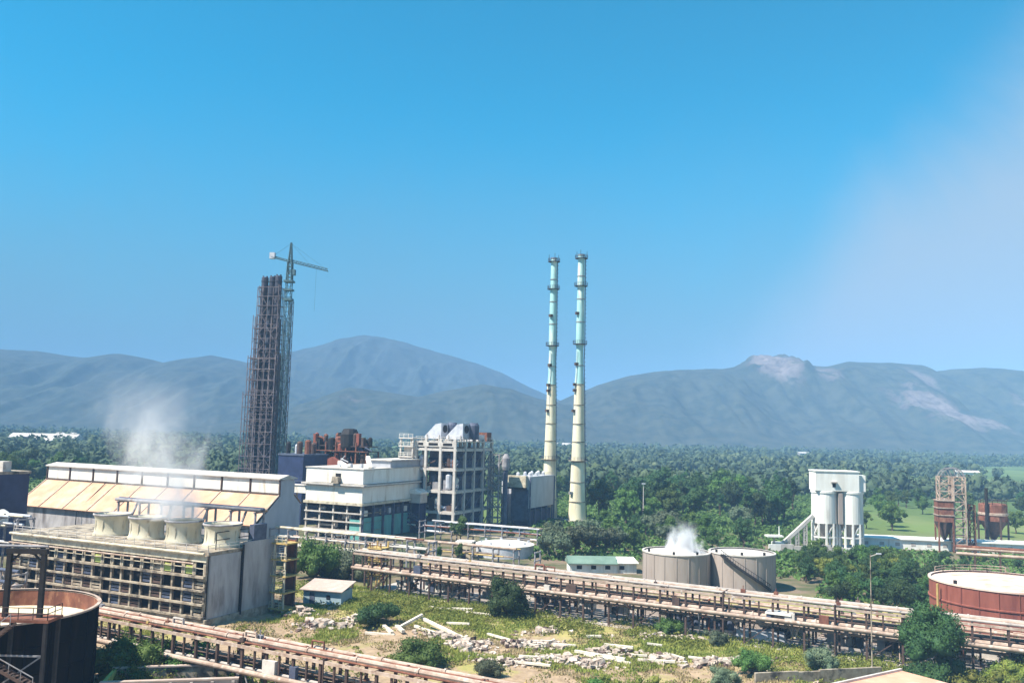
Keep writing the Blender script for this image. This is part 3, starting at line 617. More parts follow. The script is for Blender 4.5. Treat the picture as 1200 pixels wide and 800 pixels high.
def rusty_plant():
    t = plant('rusty_process_plant', 'cluttered rusty steel process plant with black hopper behind the white building', 'plant', -183, 232)
    for i in range(7):
        for j in (0, 7): bx('column', 'rust', t, i*4-.2, i*4+.2, j-.2, j+.2, 0, 22 if i in (0, 6) else 25)
    for z in (8, 13, 18, 22):
        bx('floor', 'brownst', t, -.4, 24.4, .2, 6.8, z, z+.25)
        MB().bar((0, -.3, z+.15), (24, -.3, z+.15), .3).build('edge_beam', 'rust', t)
    for k in range(70):
        x = rnd.uniform(.5, 23.5); z = rnd.choice((8.3, 13.3, 18.3, 18.3, 22.3, 22.3)); y = rnd.uniform(.8, 5); r_ = rnd.uniform(.4, 1.3); h = rnd.uniform(1.5, 4.4)
        m = rnd.choice(('rust', 'brownst', 'brownst', 'brownst', 'redtank', 'bluest', 'dark'))
        if rnd.random() < .5: MB().lathe([(r_, z), (r_, z+h), (r_*.4, z+h+.5)], 10, x, y).build('vessel', m, t)
        else: MB().cbox(x, y, z, r_*2, r_*1.6, h).build('equipment_box', m, t)
    bx('floor', 'brownst', t, 1, 24, .4, 6.6, 23.6, 23.85)
    for k in range(16):
        x = 1.5+k*1.42; h = rnd.uniform(1.2, 4.2); m = rnd.choice(('rust', 'brownst', 'brownst', 'redtank', 'bluest', 'dark')); y = rnd.uniform(.6, 4)
        if k % 3: MB().cbox(x, y, 23.9, rnd.uniform(.8, 1.9), 1.4, h).build('equipment_box', m, t)
        else: MB().lathe([(.7, 23.9), (.75, 23.9+h), (.3, 24.4+h)], 10, x, y).build('vessel', m, t)
    MB().lathe([(.8, 19), (3.0, 23.5), (3.0, 27.6), (2.2, 29.3), (1.2, 29.5)], 12, 15.5, 2.5).build('hopper', 'dark', t)
    MB().bar((17, 2, 28), (22.5, 2, 20.5), 1.5, 1.4).build('chute', 'bluest', t)
    MB().prism([(-1, 16.5), (7, 16.5), (7, 18.6), (3, 20.8), (-1, 18.6)], -2.5, -.6).build('gabled_housing', 'rust', t)
    MB().prism([(9, 17.0), (15, 17.0), (15, 18.8), (12, 20.2), (9, 18.8)], -2.2, -.6).build('gabled_housing', 'redtank', t)
    for k in range(16):
        x = rnd.uniform(0, 24); z = rnd.uniform(9, 22); MB().tube((x, -.6, z), (x+rnd.uniform(-5, 5), -.6+rnd.uniform(-.5, .5), z+rnd.uniform(-4, 4)), rnd.uniform(.1, .25), 6).build('pipe', rnd.choice(('rust', 'pinkrust', 'galv', 'bluest')), t)
    for x in (2, 6.5, 11, 19): MB().tube((x, 3, 22), (x, 3, 26+rnd.uniform(-1, 2)), .25, 8).build('vent_pipe', rnd.choice(('rust', 'brownst', 'galv')), t)
    for k in range(26):
        x = rnd.uniform(0, 24); z = rnd.uniform(17, 26); MB().bar((x, rnd.uniform(-.5, 5), z), (x+rnd.uniform(-3, 3), rnd.uniform(-.5, 5), z+rnd.uniform(-3, 2)), rnd.uniform(.12, .3)).build('strut', rnd.choice(('rust', 'brownst', 'bluest', 'scaff')), t)
    for i in range(5):
        MB().bar((i*4.8, -.2, 13), (i*4.8+4.6, -.2, 18), .2).build('brace', 'rust', t)
rusty_plant()

# ------------------------------------------------------------------ white clad building on an open frame
def white_building():
    t = plant('clad_building', 'white clad building with ledge, raised on an open pipe-filled frame with teal wall', 'building', -151, 192)
    Lx, Ly = 18.8, 31.0
    bx('upper_cladding', 'white', t, 0, Lx, 0, Ly, 14.9, 18.7)
    bx('lower_cladding', 'white', t, .1, Lx-.1, .1, Ly-.1, 9.9, 14.3)
    bx('ledge', 'cfram', t, -.9, Lx+.9, -.9, Ly+.9, 14.32, 14.75)
    bx('ledge_flashing', 'steelgrey', t, -.1, Lx+.1, -.1, Ly+.1, 14.1, 14.3)
    bx('eave_strip', 'creamp', t, -.35, Lx+.35, -.35, Ly+.35, 9.2, 9.85)
    bx('roof_deck', 'cfram', t, -.2, Lx+.2, -.2, Ly+.2, 18.7, 18.95)
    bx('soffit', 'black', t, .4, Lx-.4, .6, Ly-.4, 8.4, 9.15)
    MB().prism([(9.6, 14.9), (11.8, 14.9), (11.6, 16.6), (9.8, 16.6)], -1.5, -.02).build('hoist_door', 'dcfram', t); bx('hoist_opening', 'black', t, 9.9, 11.6, -.06, -.01, 16.6, 17.5)
    for i in range(5):
        for j in range(7): bx('column', 'cfram' if j == 0 else 'bluest', t, .3+i*4.5-.2, .3+i*4.5+.2, .5+j*5-.2, .5+j*5+.2, 0, 9.2)
    for z in (2.3, 4.6, 6.9):
        bx('edge_beam', 'cfram', t, 0, Lx, -.15, .25, z, z+.32); bx('floor_slab', 'dcfram', t, .4, Lx-.4, .8, 12, z, z+.2)
    bx('core_wall', 'bluest', t, 1, Lx-1.2, 7, Ly-1, 0, 8.4)
    for k in range(26):
        x = rnd.uniform(.5, 17.5); z = rnd.choice((.4, 2.8, 5.1, 7.3)); y = rnd.uniform(.8, 4)
        m = rnd.choice(('white', 'galv', 'cfram', 'bluest', 'creamp', 'dark'))
        if rnd.random() < .5: MB().lathe([(.3, z), (rnd.uniform(.4, .8), z+.3), (.6, z+1.5), (.2, z+1.8)], 10, x, y).build('vessel', m, t)
        else: MB().tube((x, y, z+.6), (min(18, x+rnd.uniform(2, 6)), y, z+.6), rnd.uniform(.12, .35), 8).build('pipe', m, t)
    for k in range(6): bx('teal_panel', 'teal', t, Lx-.55, Lx-.4, 1.0+k*4.95, 1.0+k*4.95+4.8, .2, 5.9)
    bx('teal_front_panel', 'teal', t, 14.8, Lx-.6, .35, .45, .2, 5.5)
    for k in range(7): bx('side_post', 'bluest', t, Lx-.3, Lx+.1, .6+k*4.95, .95+k*4.95, 0, 9.2)
    for k in range(7): MB().cbox(Lx-.9, 3+k*4, 6.3, .5, 1.6, 1.5).build('wall_unit', rnd.choice(('galv', 'white', 'bluest')), t)
    bx('penthouse', 'greyclad', t, 10.5, Lx-.6, 14, Ly-1, 18.95, 20.8); bx('penthouse_roof', 'cfram', t, 10, Lx, 13.5, Ly, 20.8, 21.1)
    for (p, q) in (((6.5, 6, 20.2), (11.5, 3.5, 18.9)), ((12.5, 11, 21.6), (17.5, 5, 18.9))): MB().bar(p, q, 1.1, .9).build('conveyor_gallery', 'white', t)
    for x in (7, 10.5, 14): bx('roof_vent', 'galv', t, x, x+1, 4.5, 5.5, 18.95, 20)
    g = plant('conveyor_bridge', 'white enclosed conveyor bridge joining the orange shed and the white building', 'conveyor', -158, 186)
    MB().box(-3.5, 6.9, 6.2, 8.6, 11.6, 13.6).build('gallery', 'white', g); bx('gallery_roof', 'cfram', g, -3.7, 7.0, 6.0, 8.8, 13.6, 13.8)
    for x in (-2.5, 3): bx('trestle', 'steelgrey', g, x-.2, x+.2, 7.2, 7.6, 0, 11.6)
white_building()

# ------------------------------------------------------------------ concrete boiler house
def boiler_house():
    t = plant('boiler_house', 'open concrete-framed boiler house with two metal hoods on its roof', 'boiler house', -133.6, 221)
    xs_ = (0, 3.4, 8.4, 13.2); ys_ = (0, 6, 12, 18, 24); zs = (6.2, 12.2, 18.6, 24.4)
    for x in xs_:
        for y in ys_: bx('column', 'cfram', t, x-.38, x+.38, y-.38, y+.38, 0, 27.2 if x > 0 else 26.6)
    for z in zs:
        for y in ys_: MB().box(-.6, 13.8, y-.3, y+.3, z-.68, z+.02).build('cross_beam', 'cfram', t)
        for x in xs_: MB().box(x-.26, x+.26, .3, 23.9, z-.72, z-.02).build('side_beam', 'cfram', t)
        bx('floor_slab', 'conc', t,   .2, 13.4, .35, 23.8, z+.03, z+.2)
    bx('roof_band', 'cfram', t, -.5, 13.7, -.42, -.32, 24.9, 26.3)
    for k, (x0, x1) in enumerate(((.4, 3.0), (3.9, 8.0), (8.8, 12.8))): bx('band_opening', 'black', t, x0+.5, x1-.5, -.5, -.43, 25.3, 26.0)
    bx('dark_infill', 'bluest', t, 2.2, 12.0, 4.2, 22, .3, 23.4)  # dark box with bands, added so the open bays look shaded
    for k in range(5): bx('infill_band', 'bluedk', t, 2.0, 12.25, 4.0, 22.2, 2.5+k*4.6, 3.2+k*4.6)
    for k in range(64):                                           # machinery on the floors
        z = rnd.choice((.1,)+tuple(q+.22 for q in zs[:3])); x = rnd.uniform(1, 12.4); y = rnd.choice((rnd.uniform(.8, 3), rnd.uniform(.8, 3), rnd.uniform(3, 22))); r_ = rnd.uniform(.5, 1.2); h = rnd.uniform(1.6, 4.8)
        m = rnd.choice(('bluest', 'bluest', 'dark', 'galv', 'rust', 'steelgrey', 'white', 'brownst'))
        q = rnd.random()
        if q < .4: MB().lathe([(r_*.5, z), (r_, z+.6), (r_, z+h-.5), (r_*.4, z+h)], 12, x, y).build('vessel', m, t)
        elif q < .7: MB().cbox(x, y, z, r_*2, r_*2, h*.8).build('equipment_box', m, t)
        else: MB().tube((x, y, z+h*.5), (min(13, x+rnd.uniform(2, 6)), y, z+h*.5+rnd.uniform(-1, 1)), rnd.uniform(.2, .5), 8).build('duct', m, t)
    for i in range(4):                                            # bracing on the shaded flank
        for j in range(4):
            z0 = (0,)+zs; MB().bar((13.3, ys_[i], z0[j]), (13.3, ys_[i+1], z0[j+1]-.7), .25).build('brace', 'bluest', t)
    for hx in (3.2, 10.6):
        h = MB().prism([(-3.4, 27.2), (-3.4, 28.0), (.2, 31.6), (2.2, 31.9), (2.2, 27.2)], 5.0, 9.4).build('roof_hood', 'galv', t, loc=(hx, 0, 0))
        MB().lathe([(1.15, 0), (1.15, .3), (1.0, .32)], 16).build('hood_outlet', 'dark', h).matrix_local = Matrix.Translation((2.22, 7.2, 30.2)) @ Matrix.Rotation(R(90), 4, 'Y')
        MB().lathe([(1.7, 27.2), (1.7, 31.4), (1.2, 32.2)], 14, 2.8, 10.8).build('cyclone', 'bluest', h)
        for a in (-2.6, 1.6): MB().bar((a, 4.8, 25), (a, 4.8, 28.4), .25).build('hood_leg', 'cfram', h)
    bx('roof_slab', 'cfram', t, -.4, 13.7, .4, 24.2, 26.3, 26.6)
    bx('roof_plant', 'rust', t, 9.5, 13.2, 20.4, 23.6, 26.7, 29.4); bx('roof_plant', 'galv', t, 8, 13, 14.6, 19.2, 26.7, 28.6)
    MB().rail([(-.3, .1, 26.6), (13.5, .1, 26.6), (13.5, 24, 26.6)], 1.2, .1, 2).build('handrail', 'cfram', t)
    # lighter annexe stepping out on the left
    a = plant('annexe_frame', 'pale open-fronted annexe with railed balconies left of the boiler house', 'building', -138.2, 219.6)
    for (x, y) in ((0, 0), (4.2, 0), (0, 6), (4.2, 6)): bx('column', 'cfram', a, x-.22, x+.22, y-.22, y+.22, 0, 27)
    for z in (21.5, 24.6, 27.0): bx('floor_slab', 'cfram', a, -.5, 4.4, -.5, 6.4, z, z+.35); MB().rail([(-.4, -.4, z+.35), (4.3, -.4, z+.35)], 1.1, .09, 1.4).build('handrail', 'white', a)
    bx('wall', 'greyclad', a, .2, 4.1, .3, 6, 12, 21.5); bx('wall_panel', 'cfram', a, .4, 4.0, 1.2, 1.4, 21.9, 24.5)
    p = plant('lean_to_shed', 'small pale roofed lean-to in front of the boiler house base', 'shed', -134.5, 216.4)
    bx('wall', 'cfram', p, 0, 5.6, 0, 4, 8.6, 11.2); MB().prism([(-.3, 11.2), (5.9, 11.2), (5.9, 11.6), (3.4, 12.6), (-.3, 11.9)], -.4, 4.3).build('roof', 'white', p)
    for x in (.3, 5.2): bx('post', 'bluest', p, x-.15, x+.15, .2, .5, 0, 8.6)
    bx('undercroft', 'bluedk', p, .6, 5.2, 1.0, 4, 0, 8.5)
    for k in range(7): MB().tube((rnd.uniform(-1, 2), -.5, rnd.uniform(1, 8)), (rnd.uniform(4, 8), -.5, rnd.uniform(1, 8)), .25, 8).build('duct', rnd.choice(('bluedk', 'bluest', 'white')), p)
    s_ = plant('stair_tower', 'slim braced steel stair tower on the right flank of the boiler house', 'stair tower', -117.6, 243)
    MB().lattice(0, 0, 0, 22.6, 3.6, 3.2, .24).build('frame', 'steelgrey', s_)
    for k in range(7):
        z = .2+k*3.2; bx('landing', 'steelgrey', s_, -1.7, 1.7, -1.7, -.4, z, z+.12)
        b = MB()
        for i in range(8): x = (-1.2+2.4*i/7)*(1 if k % 2 else -1); b.box(x-.16, x+.16, -.3, .8, z+.2+2.9*i/8, z+.26+2.9*i/8)
        b.build('stair_flight', 'bluest', s_)
    MB().lathe([(1.0, 18), (1.3, 19), (1.3, 21.6), (.5, 23)], 12, 3.8, -1).build('vessel', 'steelgrey', s_); MB().lathe([(.7, 0), (.7, 18)], 10, 3.8, -1).build('riser', 'bluest', s_)
boiler_house()
def precipitator():
    t = plant('dust_precipitator', 'tall grey box precipitator on dark legs left of the chimneys', 'precipitator', -117.2, 254)
    bx('casing', 'greyclad', t, 0, 6.4, 0, 20.5, 5.6, 15.6)
    bx('lit_front', 'creamp', t, -1.0, 5.6, -1.6, -.02, 12.2, 15.9); bx('front_shade_strip', 'black', t, -.8, 5.4, -1.4, -.05, 11.6, 12.15)  # cream colour stands for the sunlit face, black strip for the shade under it
    bx('front_shade', 'bluest', t, .1, 6.0, -.5, -.02, 1.5, 11.5)  # dark blue stands for the shaded lower front
    for y in (.4, 5.2, 10.2, 15.2, 20.0):
        for x in (.3, 6.1): bx('leg', 'bluest', t, x-.22, x+.22, y-.22, y+.22, 0, 5.6)
    for k in range(4): MB().lathe([(.4, 1.6), (2.0, 5.55)], 4, 3.2, 2.8+5*k).build('ash_hopper', 'bluedk', t)
    bx('lower_wall', 'bluedk', t, .6, 5.6, .6, 20, 0, 4.6)
    for k in range(7): MB().lathe([(.6, 15.6), (.6, 16.5), (.2, 16.9)], 8, 1.5+3*(k % 2), 1.5+2.8*k).build('roof_insulator', 'galv', t)
    MB().rail([(6.3, .2, 15.6), (6.3, 20.3, 15.6)], 1.0, .08, 2).build('handrail', 'cfram', t)
    for y in (.2, 20.7): bx('corner_post', 'bluest', t, 6.3, 6.7, y-.2, y+.2, 0, 15.2)
    MB().tube((3, 21, 9), (3, 27, 9), 1.3, 12).build('outlet_duct', 'bluest', t)
    for k in range(6): MB().cbox(-2.5+rnd.uniform(-2, 1), -1+k*2.5, 0, 1.6, 1.6, rnd.uniform(9, 15)).build('side_equipment', rnd.choice(('bluest', 'galv', 'cfram', 'bluedk')), t)
precipitator()

# ------------------------------------------------------------------ twin chimneys
def chimney(X, Y, label, seed, H, s=1.0):
    r = random.Random(seed); t = thing('steel_chimney', label, 'chimney', (X, Y, 0), R(seed*17), 'twin steel chimneys')
    lv = [(0, 3.35), (4, 3.1), (12, 2.7), (20, 2.45), (33, 2.05), (47, 1.75), (50, 1.45), (59, 1.3), (60.5, 1.55), (75, 1.4), (H-.3, 1.25)]
    def rad(z): return float(np.interp(z, [a for a, _ in lv], [b for _, b in lv]))*s*.92
    cuts = [0, 7, 13.5, 20.3, 27, 33, 39.5, 46.5, 53, 60.2, 68, 76, 84, H]
    for a, b in zip(cuts, cuts[1:]):
        zz = [a]+[z for z, _ in lv if a < z < b]+[b]
        MB().lathe([(rad(z), z) for z in zz], 28, close=False).build('shaft_section', 'chim' if a < 45 else 'chimt', t, smooth=True)
        MB().lathe([(rad(b)-.02, b-.14), (rad(b)+.16, b-.14), (rad(b)+.16, b+.14), (rad(b)-.02, b+.14)], 28, close=False).build('flange', 'steelgrey' if a > 40 else 'dcfram', t)
    MB().lathe([(rad(H)-.2, H-.1), (rad(H)-.25, H-4)], 20, close=False).build('inner_lining', 'black', t)
    for z in (20.6, 60.3, 80.5, H-1.2):
        R0 = rad(z); b = MB().lathe([(R0, z), (R0+1.05, z), (R0+1.05, z+.14), (R0, z+.14)], 24, close=False)
        p = b.build('platform', 'dcfram' if z < 30 else 'bluest', t)
        q = MB(); pts = [((R0+1)*math.cos(k*math.pi/8), (R0+1)*math.sin(k*math.pi/8), z+.14) for k in range(16)]; q.rail(pts, 1.1, .08, 5, True); q.build('guard_rail', 'bluest', p)
    for z, a in ((9.5, 200), (37, 190), (46, 195), (53, 200), (70.5, 200), (44.0, 195)):
        x, y = rad(z)*math.cos(R(a)), rad(z)*math.sin(R(a)); MB().cbox(x*1.15, y*1.15, z, 1.1, 1.1, .9).build('sampling_box', 'brownst' if z > 20 else 'steelgrey', t)
    b = MB()
    for z0, z1 in zip(range(1, int(H), 6), range(7, int(H)+1, 6)):
        r0, r1 = rad(z0)+.32, rad(z1)+.32; a = R(-8)
        for da in (-.12, .12):
            b.bar((r0*math.cos(a+da/r0*2), r0*math.sin(a+da/r0*2), z0), (r1*math.cos(a+da/r1*2), r1*math.sin(a+da/r1*2), z1), .14)
    for z in np.arange(1, H, 1.4): q = rad(z)+.4; b.box(q*math.cos(R(-8))-.12, q*math.cos(R(-8))+.3, q*math.sin(R(-8))-.32, q*math.sin(R(-8))+.32, z, z+.1)
    b.build('caged_ladder', 'bluest', t)
    MB().tube((rad(30)*-.9, -rad(30)*.55, 5), (rad(60)*-1.0, -rad(60)*.6, 58), .11, 6).build('cable_conduit', 'galv', t)
    for k in range(3): a = k*2.1; MB().bar(((rad(H)+.9)*math.cos(a), (rad(H)+.9)*math.sin(a), H-1), ((rad(H)+.9)*math.cos(a), (rad(H)+.9)*math.sin(a), H+1.6), .1).build('lightning_rod', 'dark', t)
    bx('foundation', 'conc', t, -4, 4, -4, 4, -.3, .9)
chimney(23.4, 292, 'right-hand of the twin cream steel chimneys, its whole base ring in view', 1, 91.4)
chimney(14.3, 300, 'left-hand of the twin cream steel chimneys, rising behind the grey precipitator', 2, 91.6, .93)
chimney_duct = None

# ------------------------------------------------------------------ tanks and small buildings in the middle distance
t = thing('storage_tank', 'low white flat-roofed tank behind the long pipe rack, below the precipitator', 'tank', (-.4, 212, 0), R(10))
MB().lathe([(7.0, -.2), (7.0, 2.6)], 48, close=False).build('shell', 'galv', t, smooth=True)
MB().lathe([(7.15, 2.5), (7.15, 2.8), (5, 3.15), (.01, 3.5)], 48).build('roof', 'white', t)
for a in range(0, 360, 45): MB().cbox(5.8*math.cos(R(a)), 5.8*math.sin(R(a)), 2.9, .5, .5, .6).build('roof_vent', 'galv', t)
MB().rail([(7*math.cos(R(a)), 7*math.sin(R(a)), 2.7) for a in range(20, 170, 25)], 1, .07, 3).build('handrail', 'steelgrey', t)
t = thing('pump_house', 'small cream pump house at the left edge of the low white tank', 'building', (-9.8, 206.5, 0), R(-12))
bx('wall', 'creamp', t, -1.7, 1.7, -1.5, 1.5, 0, 3.6); bx('roof', 'white', t, -2, 2, -1.8, 1.8, 3.6, 3.9); bx('door', 'bluest', t, -.5, .5, -1.58, -1.52, 0, 2.1); bx('window', 'black', t, .8, 1.4, -1.57, -1.51, 1.2, 2.1)
t = thing('low_building', 'low white building with green sheet roof left of the beige tanks', 'building', (13.8, 188.5, 0), R(4))
bx('wall', 'whitec', t, 0, 14.6, 0, 5, 0, 2.1); MB().prismx([(-.5, 1.85), (-.5, 2.05), (2.5, 3.3), (5.5, 2.05), (5.5, 1.85)], -.4, 10.4).build('roof', 'greenroof', t)
MB().prismx([(-.5, 2.12), (-.5, 2.3), (5.5, 2.8), (5.5, 2.12)], 10.45, 15).build('flat_roof', 'whitec', t)
for k in range(4): bx('window', 'black', t, 1.5+k*3.1, 2.6+k*3.1, -.06, -.01, .8, 1.6)
def round_tank(X, Y, r_, h, label, stair, m='tankconc', rm='cfram', group=None, panels=10):
    t = thing('storage_tank', label, 'tank', (X, Y, 0), 0, group)
    n = 48
    MB().lathe([(r_, -.3), (r_, h)], n, close=False).build('shell', m, t, smooth=True)
    MB().lathe([(r_-.3, h-.05), (r_+.14, h-.05), (r_+.14, h+.18), (r_-.3, h+.18)], n, close=False).build('rim', rm, t)
    MB().lathe([(r_-.28, h-.1), (r_*.5, h+.25), (.01, h+.45)], n).build('roof', rm, t)
    for k in range(panels):
        a = R(180+180*k/(panels-1)); MB().bar((r_*1.004*math.cos(a), r_*1.004*math.sin(a), .2), (r_*1.004*math.cos(a), r_*1.004*math.sin(a), h-.1), .1).build('seam', m, t)
    for a in (200, 255, 300): MB().cbox((r_-.5)*math.cos(R(a)), (r_-.5)*math.sin(R(a)), h+.15, .4, .4, .55).build('roof_fitting', 'dark', t)
    if stair:
        b = MB(); rl = MB()
        pr = None
        for k in range(22):
            a = R(222+82*k/21); z = h-(h-.5)*k/21; q = r_+.6
            b.add([(q*math.cos(a)-.3*math.cos(a)+s1*.22*-math.sin(a)+s2*.45*math.cos(a), q*math.sin(a)-.3*math.sin(a)+s1*.22*math.cos(a)+s2*.45*math.sin(a), z+dz) for dz in (0, .1) for s1, s2 in ((-1,-1),(1,-1),(1,1),(-1,1))], [(3,2,1,0),(4,5,6,7),(0,1,5,4),(1,2,6,5),(2,3,7,6),(3,0,4,7)])
            p = Vector(((r_+.75)*math.cos(a), (r_+.75)*math.sin(a), z))
            if pr: rl.bar(pr, p, .14, .55); rl.bar(pr+Vector((0,0,1)), p+Vector((0,0,1)), .09)
            rl.bar(p, p+Vector((0,0,1)), .06); pr = p
        s_ = b.build('spiral_stair', 'dark', t); rl.build('stair_rail', 'dark', s_)
    return t
round_tank(34.3, 176, 6.7, 6.7, 'beige concrete tank steaming from its roof, left of the pair', False, group='pair of beige tanks')
round_tank(47.6, 176, 6.5, 6.9, 'beige concrete tank with a dark stair curving down its side', True, group='pair of beige tanks')
def red_tank():
    t = round_tank(77.9, 136, 10.8, 8.6, 'large oxide-red tank with faded pink roof at the right edge', False, 'redtank', 'redroof', panels=14)
    for z in (2.9, 5.8): MB().lathe([(10.81, z), (10.96, z+.05), (10.96, z+.22), (10.81, z+.3)], 64, close=False).build('stiffening_ring', 'redtank', t)
    MB().tube((-11.4, -1.5, 0), (-11.4, -1.5, 8.4), .18).build('riser_pipe', 'yellow', t)
    MB().rail([(10.4*math.cos(R(a)), 10.4*math.sin(R(a)), 8.7) for a in range(60, 150, 15)], 1, .08, 3).build('handrail', 'pinkrust', t)
red_tank()
t = thing('pipe_manifold', 'pale rusty pipework standing behind the red tank roof', 'pipework', (84, 156, 0), R(-20))
for k in range(3): bx('post', 'brownst', t, k*4-.15, k*4+.15, -.15, .15, 0, 11); 
for z, m in ((10.2, 'pinkrust'), (11.1, 'pinkrust'), (11.4, 'rust')): MB().tube((-3, .2*z-2, z), (11, .2*z-2, z), .3, 8).build('pipe', m, t)

# ------------------------------------------------------------------ silos, long white wall, rusty tower and hopper
def silos():
    t = thing('twin_silo', 'white twin silo with box headhouse and openwork base', 'silo', (91.8, 241, 0), R(-4))
    for x in (-3.6, 3.5):
        MB().lathe([(3.4, 7.0), (3.4, 15.8)], 30, x, 0, close=True).build('silo_barrel', 'whitec', t, smooth=False)
        MB().lathe([(3.42, 15.2), (3.6, 15.3), (3.6, 15.8), (3.42, 15.9)], 30, x, 0, close=False).build('cornice', 'whitec', t)
        MB().lathe([(.5, 2.6), (3.0, 6.9)], 20, x, 0).build('discharge_cone', 'conc', t)
        for k in range(10):
            a = k*math.pi/5+.2; px, py = 3.25*math.cos(a), 3.25*math.sin(a)
            bx('base_post', 'whitec', t, x+px-.24, x+px+.24, py-.24, py+.24, 0, 7.0)
            b = (k+1)*math.pi/5+.2; MB().bar((x+px, py, 3.3), (x+3.25*math.cos(b), 3.25*math.sin(b), 3.3), .35).build('base_tie', 'whitec', t)
            if k % 2: MB().bar((x+px, py, 3.4), (x+3.25*math.cos(b), 3.25*math.sin(b), 6.8), .25).build('base_brace', 'whitec', t)
    MB().box(-.5, .6, -3.0, -2.2, 7, 15.5).build('stair_shaft', 'tankconc', t)
    bx('headhouse', 'whitec', t, -6.7, 5.0, -3.2, 3.4, 15.95, 21.2); bx('headhouse', 'whitec', t, 5.02, 7.0, -2.4, 3.2, 15.95, 20.4)
    bx('headhouse_roof', 'whitec', t, -6.9, 5.2, -3.4, 3.6, 21.2, 21.5)
    bx('hoist_opening', 'black', t, -2.2, -1.3, -3.26, -3.21, 17, 18.2); bx('hoist_hood', 'conc', t, -2.6, -1.0, -3.9, -3.25, 18.2, 18.5)
    bx('plinth', 'conc', t, -8, 8, -4.4, 4.4, -.2, .4)
    c = thing('inclined_conveyor', 'pale inclined conveyor climbing to the white silos on trestles', 'conveyor', (75.5, 239.5, 0), 0)
    MB().bar((0, 0, .8), (9.2, .6, 9.0), 1.0, .9).build('gallery', 'cfram', c)
    for f in (.25, .5, .75): MB().lattice(9.2*f, .6*f, 0, .8+8.2*f-.5, .8, 1.4, .12).build('trestle', 'cfram', c)
    MB().box(-2.2, .6, -1, 1.4, 0, 1.6).build('boot_house', 'whitec', c)
silos()
t = thing('canopy', 'small white flat canopy on a post near the foot of the inclined conveyor', 'canopy', (73.2, 238, 0))
bx('roof', 'whitec', t, -2.2, 2.2, -1.5, 1.5, 3.2, 3.6); bx('post', 'cfram', t, -.2, .2, -.2, .2, 0, 3.2); MB().tube((1.4, 0, 3.6), (1.4, 0, 6), .14).build('vent_pipe', 'whitec', t)
t = thing('long_building', 'long low whitewashed building running behind the silos to the rusty tower', 'building', (99, 246, 0), R(-9))
bx('wall', 'whitec', t, 0, 60, 0, 7, 0, 2.6); bx('roof', 'whitec', t, -.4, 60.4, -.5, 7.5, 2.6, 2.9)
for k in range(14): bx('window', 'conc', t, 2+k*4.2, 3.2+k*4.2, -.06, -.01, .9, 1.8)
t = thing('low_wall', 'broken pale wall with rubble along the foot of the silos', 'wall', (70, 232, 0), R(3))
for k in range(9):
    bx('wall_section', 'cfram' if k % 3 else 'whitec', t, k*3.4, k*3.4+3.3, 0, .4, 0, 1.3+rnd.uniform(-.5, .6))
def rusty_tower():
    t = thing('lattice_tower', 'pale lattice lift tower clasping a rusty red bin', 'tower', (123.8, 240.5, 0), R(-12))
    MB().lattice(1.4, 0, 0, 20.6, 3.0, 2.3, .22).build('lattice_mast', 'pinkrust', t)
    MB().lattice(-2.0, .5, 12.5, 20.6, 3.2, 2.2, .2).build('lattice_mast', 'pinkrust', t)
    hf = MB(); arc = [(-3.5, 20.6), (-2.7, 22.0), (-1.4, 22.9), (.6, 23.1), (2.1, 22.2), (2.9, 20.6)]
    for y in (-1.5, 1.5):
        for (a, b), (c, d) in zip(arc, arc[1:]): hf.bar((a, y, b), (c, y, d), .24); hf.bar((a, y, b), ((c+a)/2, y, 20.6), .16)
    for a, b in arc: hf.bar((a, -1.5, b), (a, 1.5, b), .18)
    hf.build('head_frame', 'steelgrey', t)
    for z in (8.2, 10.2, 12.2): bx('bin_section', 'rust', t, -4.4, -.4, -2, 2, z, z+1.7); bx('bin_rib', 'pinkrust', t, -4.6, -.2, -2.2, 2.2, z+1.72, z+1.98)
    MB().lathe([(.4, 3.2), (2.6, 8.15)], 4, -2.4, 0).build('hopper', 'brownst', t)
    for x in (-4.2, -.5):
        for y in (-1.8, 1.8): bx('leg', 'rust', t, x-.2, x+.2, y-.2, y+.2, 0, 8.2)
    MB().lattice(5.0, 1, 0, 13, 1.4, 2, .16).build('side_mast', 'rust', t)
    MB().bar((3, 0, 9), (5, 1, 12.5), .5).build('chute', 'brownst', t)
    h = thing('storage_hopper', 'rusty round hopper on legs with a thin black stack, far right', 'hopper', (140.2, 250, 0))
    MB().lathe([(3.7, 8.0), (3.7, 12.6), (3.4, 12.9)], 26).build('barrel', 'rust', h); MB().lathe([(3.75, 9.6), (3.9, 9.7), (3.9, 10.3), (3.75, 10.4)], 26, close=False).build('band', 'pinkrust', h)
    MB().lathe([(.5, 2.4), (3.68, 7.98)], 26).build('cone', 'brownst', h)
    for a in range(30, 390, 60): MB().bar((3.75*math.cos(R(a)), 3.75*math.sin(R(a)), 0), (3.75*math.cos(R(a)), 3.75*math.sin(R(a)), 9), .38).build('leg', 'brownst', h)
    MB().tube((-3.2, -2.6, 0), (-3.2, -2.6, 17.4), .45, 10).build('stack', 'dark', h)
    MB().rail([(3.6*math.cos(R(a)), 3.6*math.sin(R(a)), 12.8) for a in range(0, 360, 40)], 1, .1, 3, True).build('handrail', 'brownst', h)
rusty_tower()

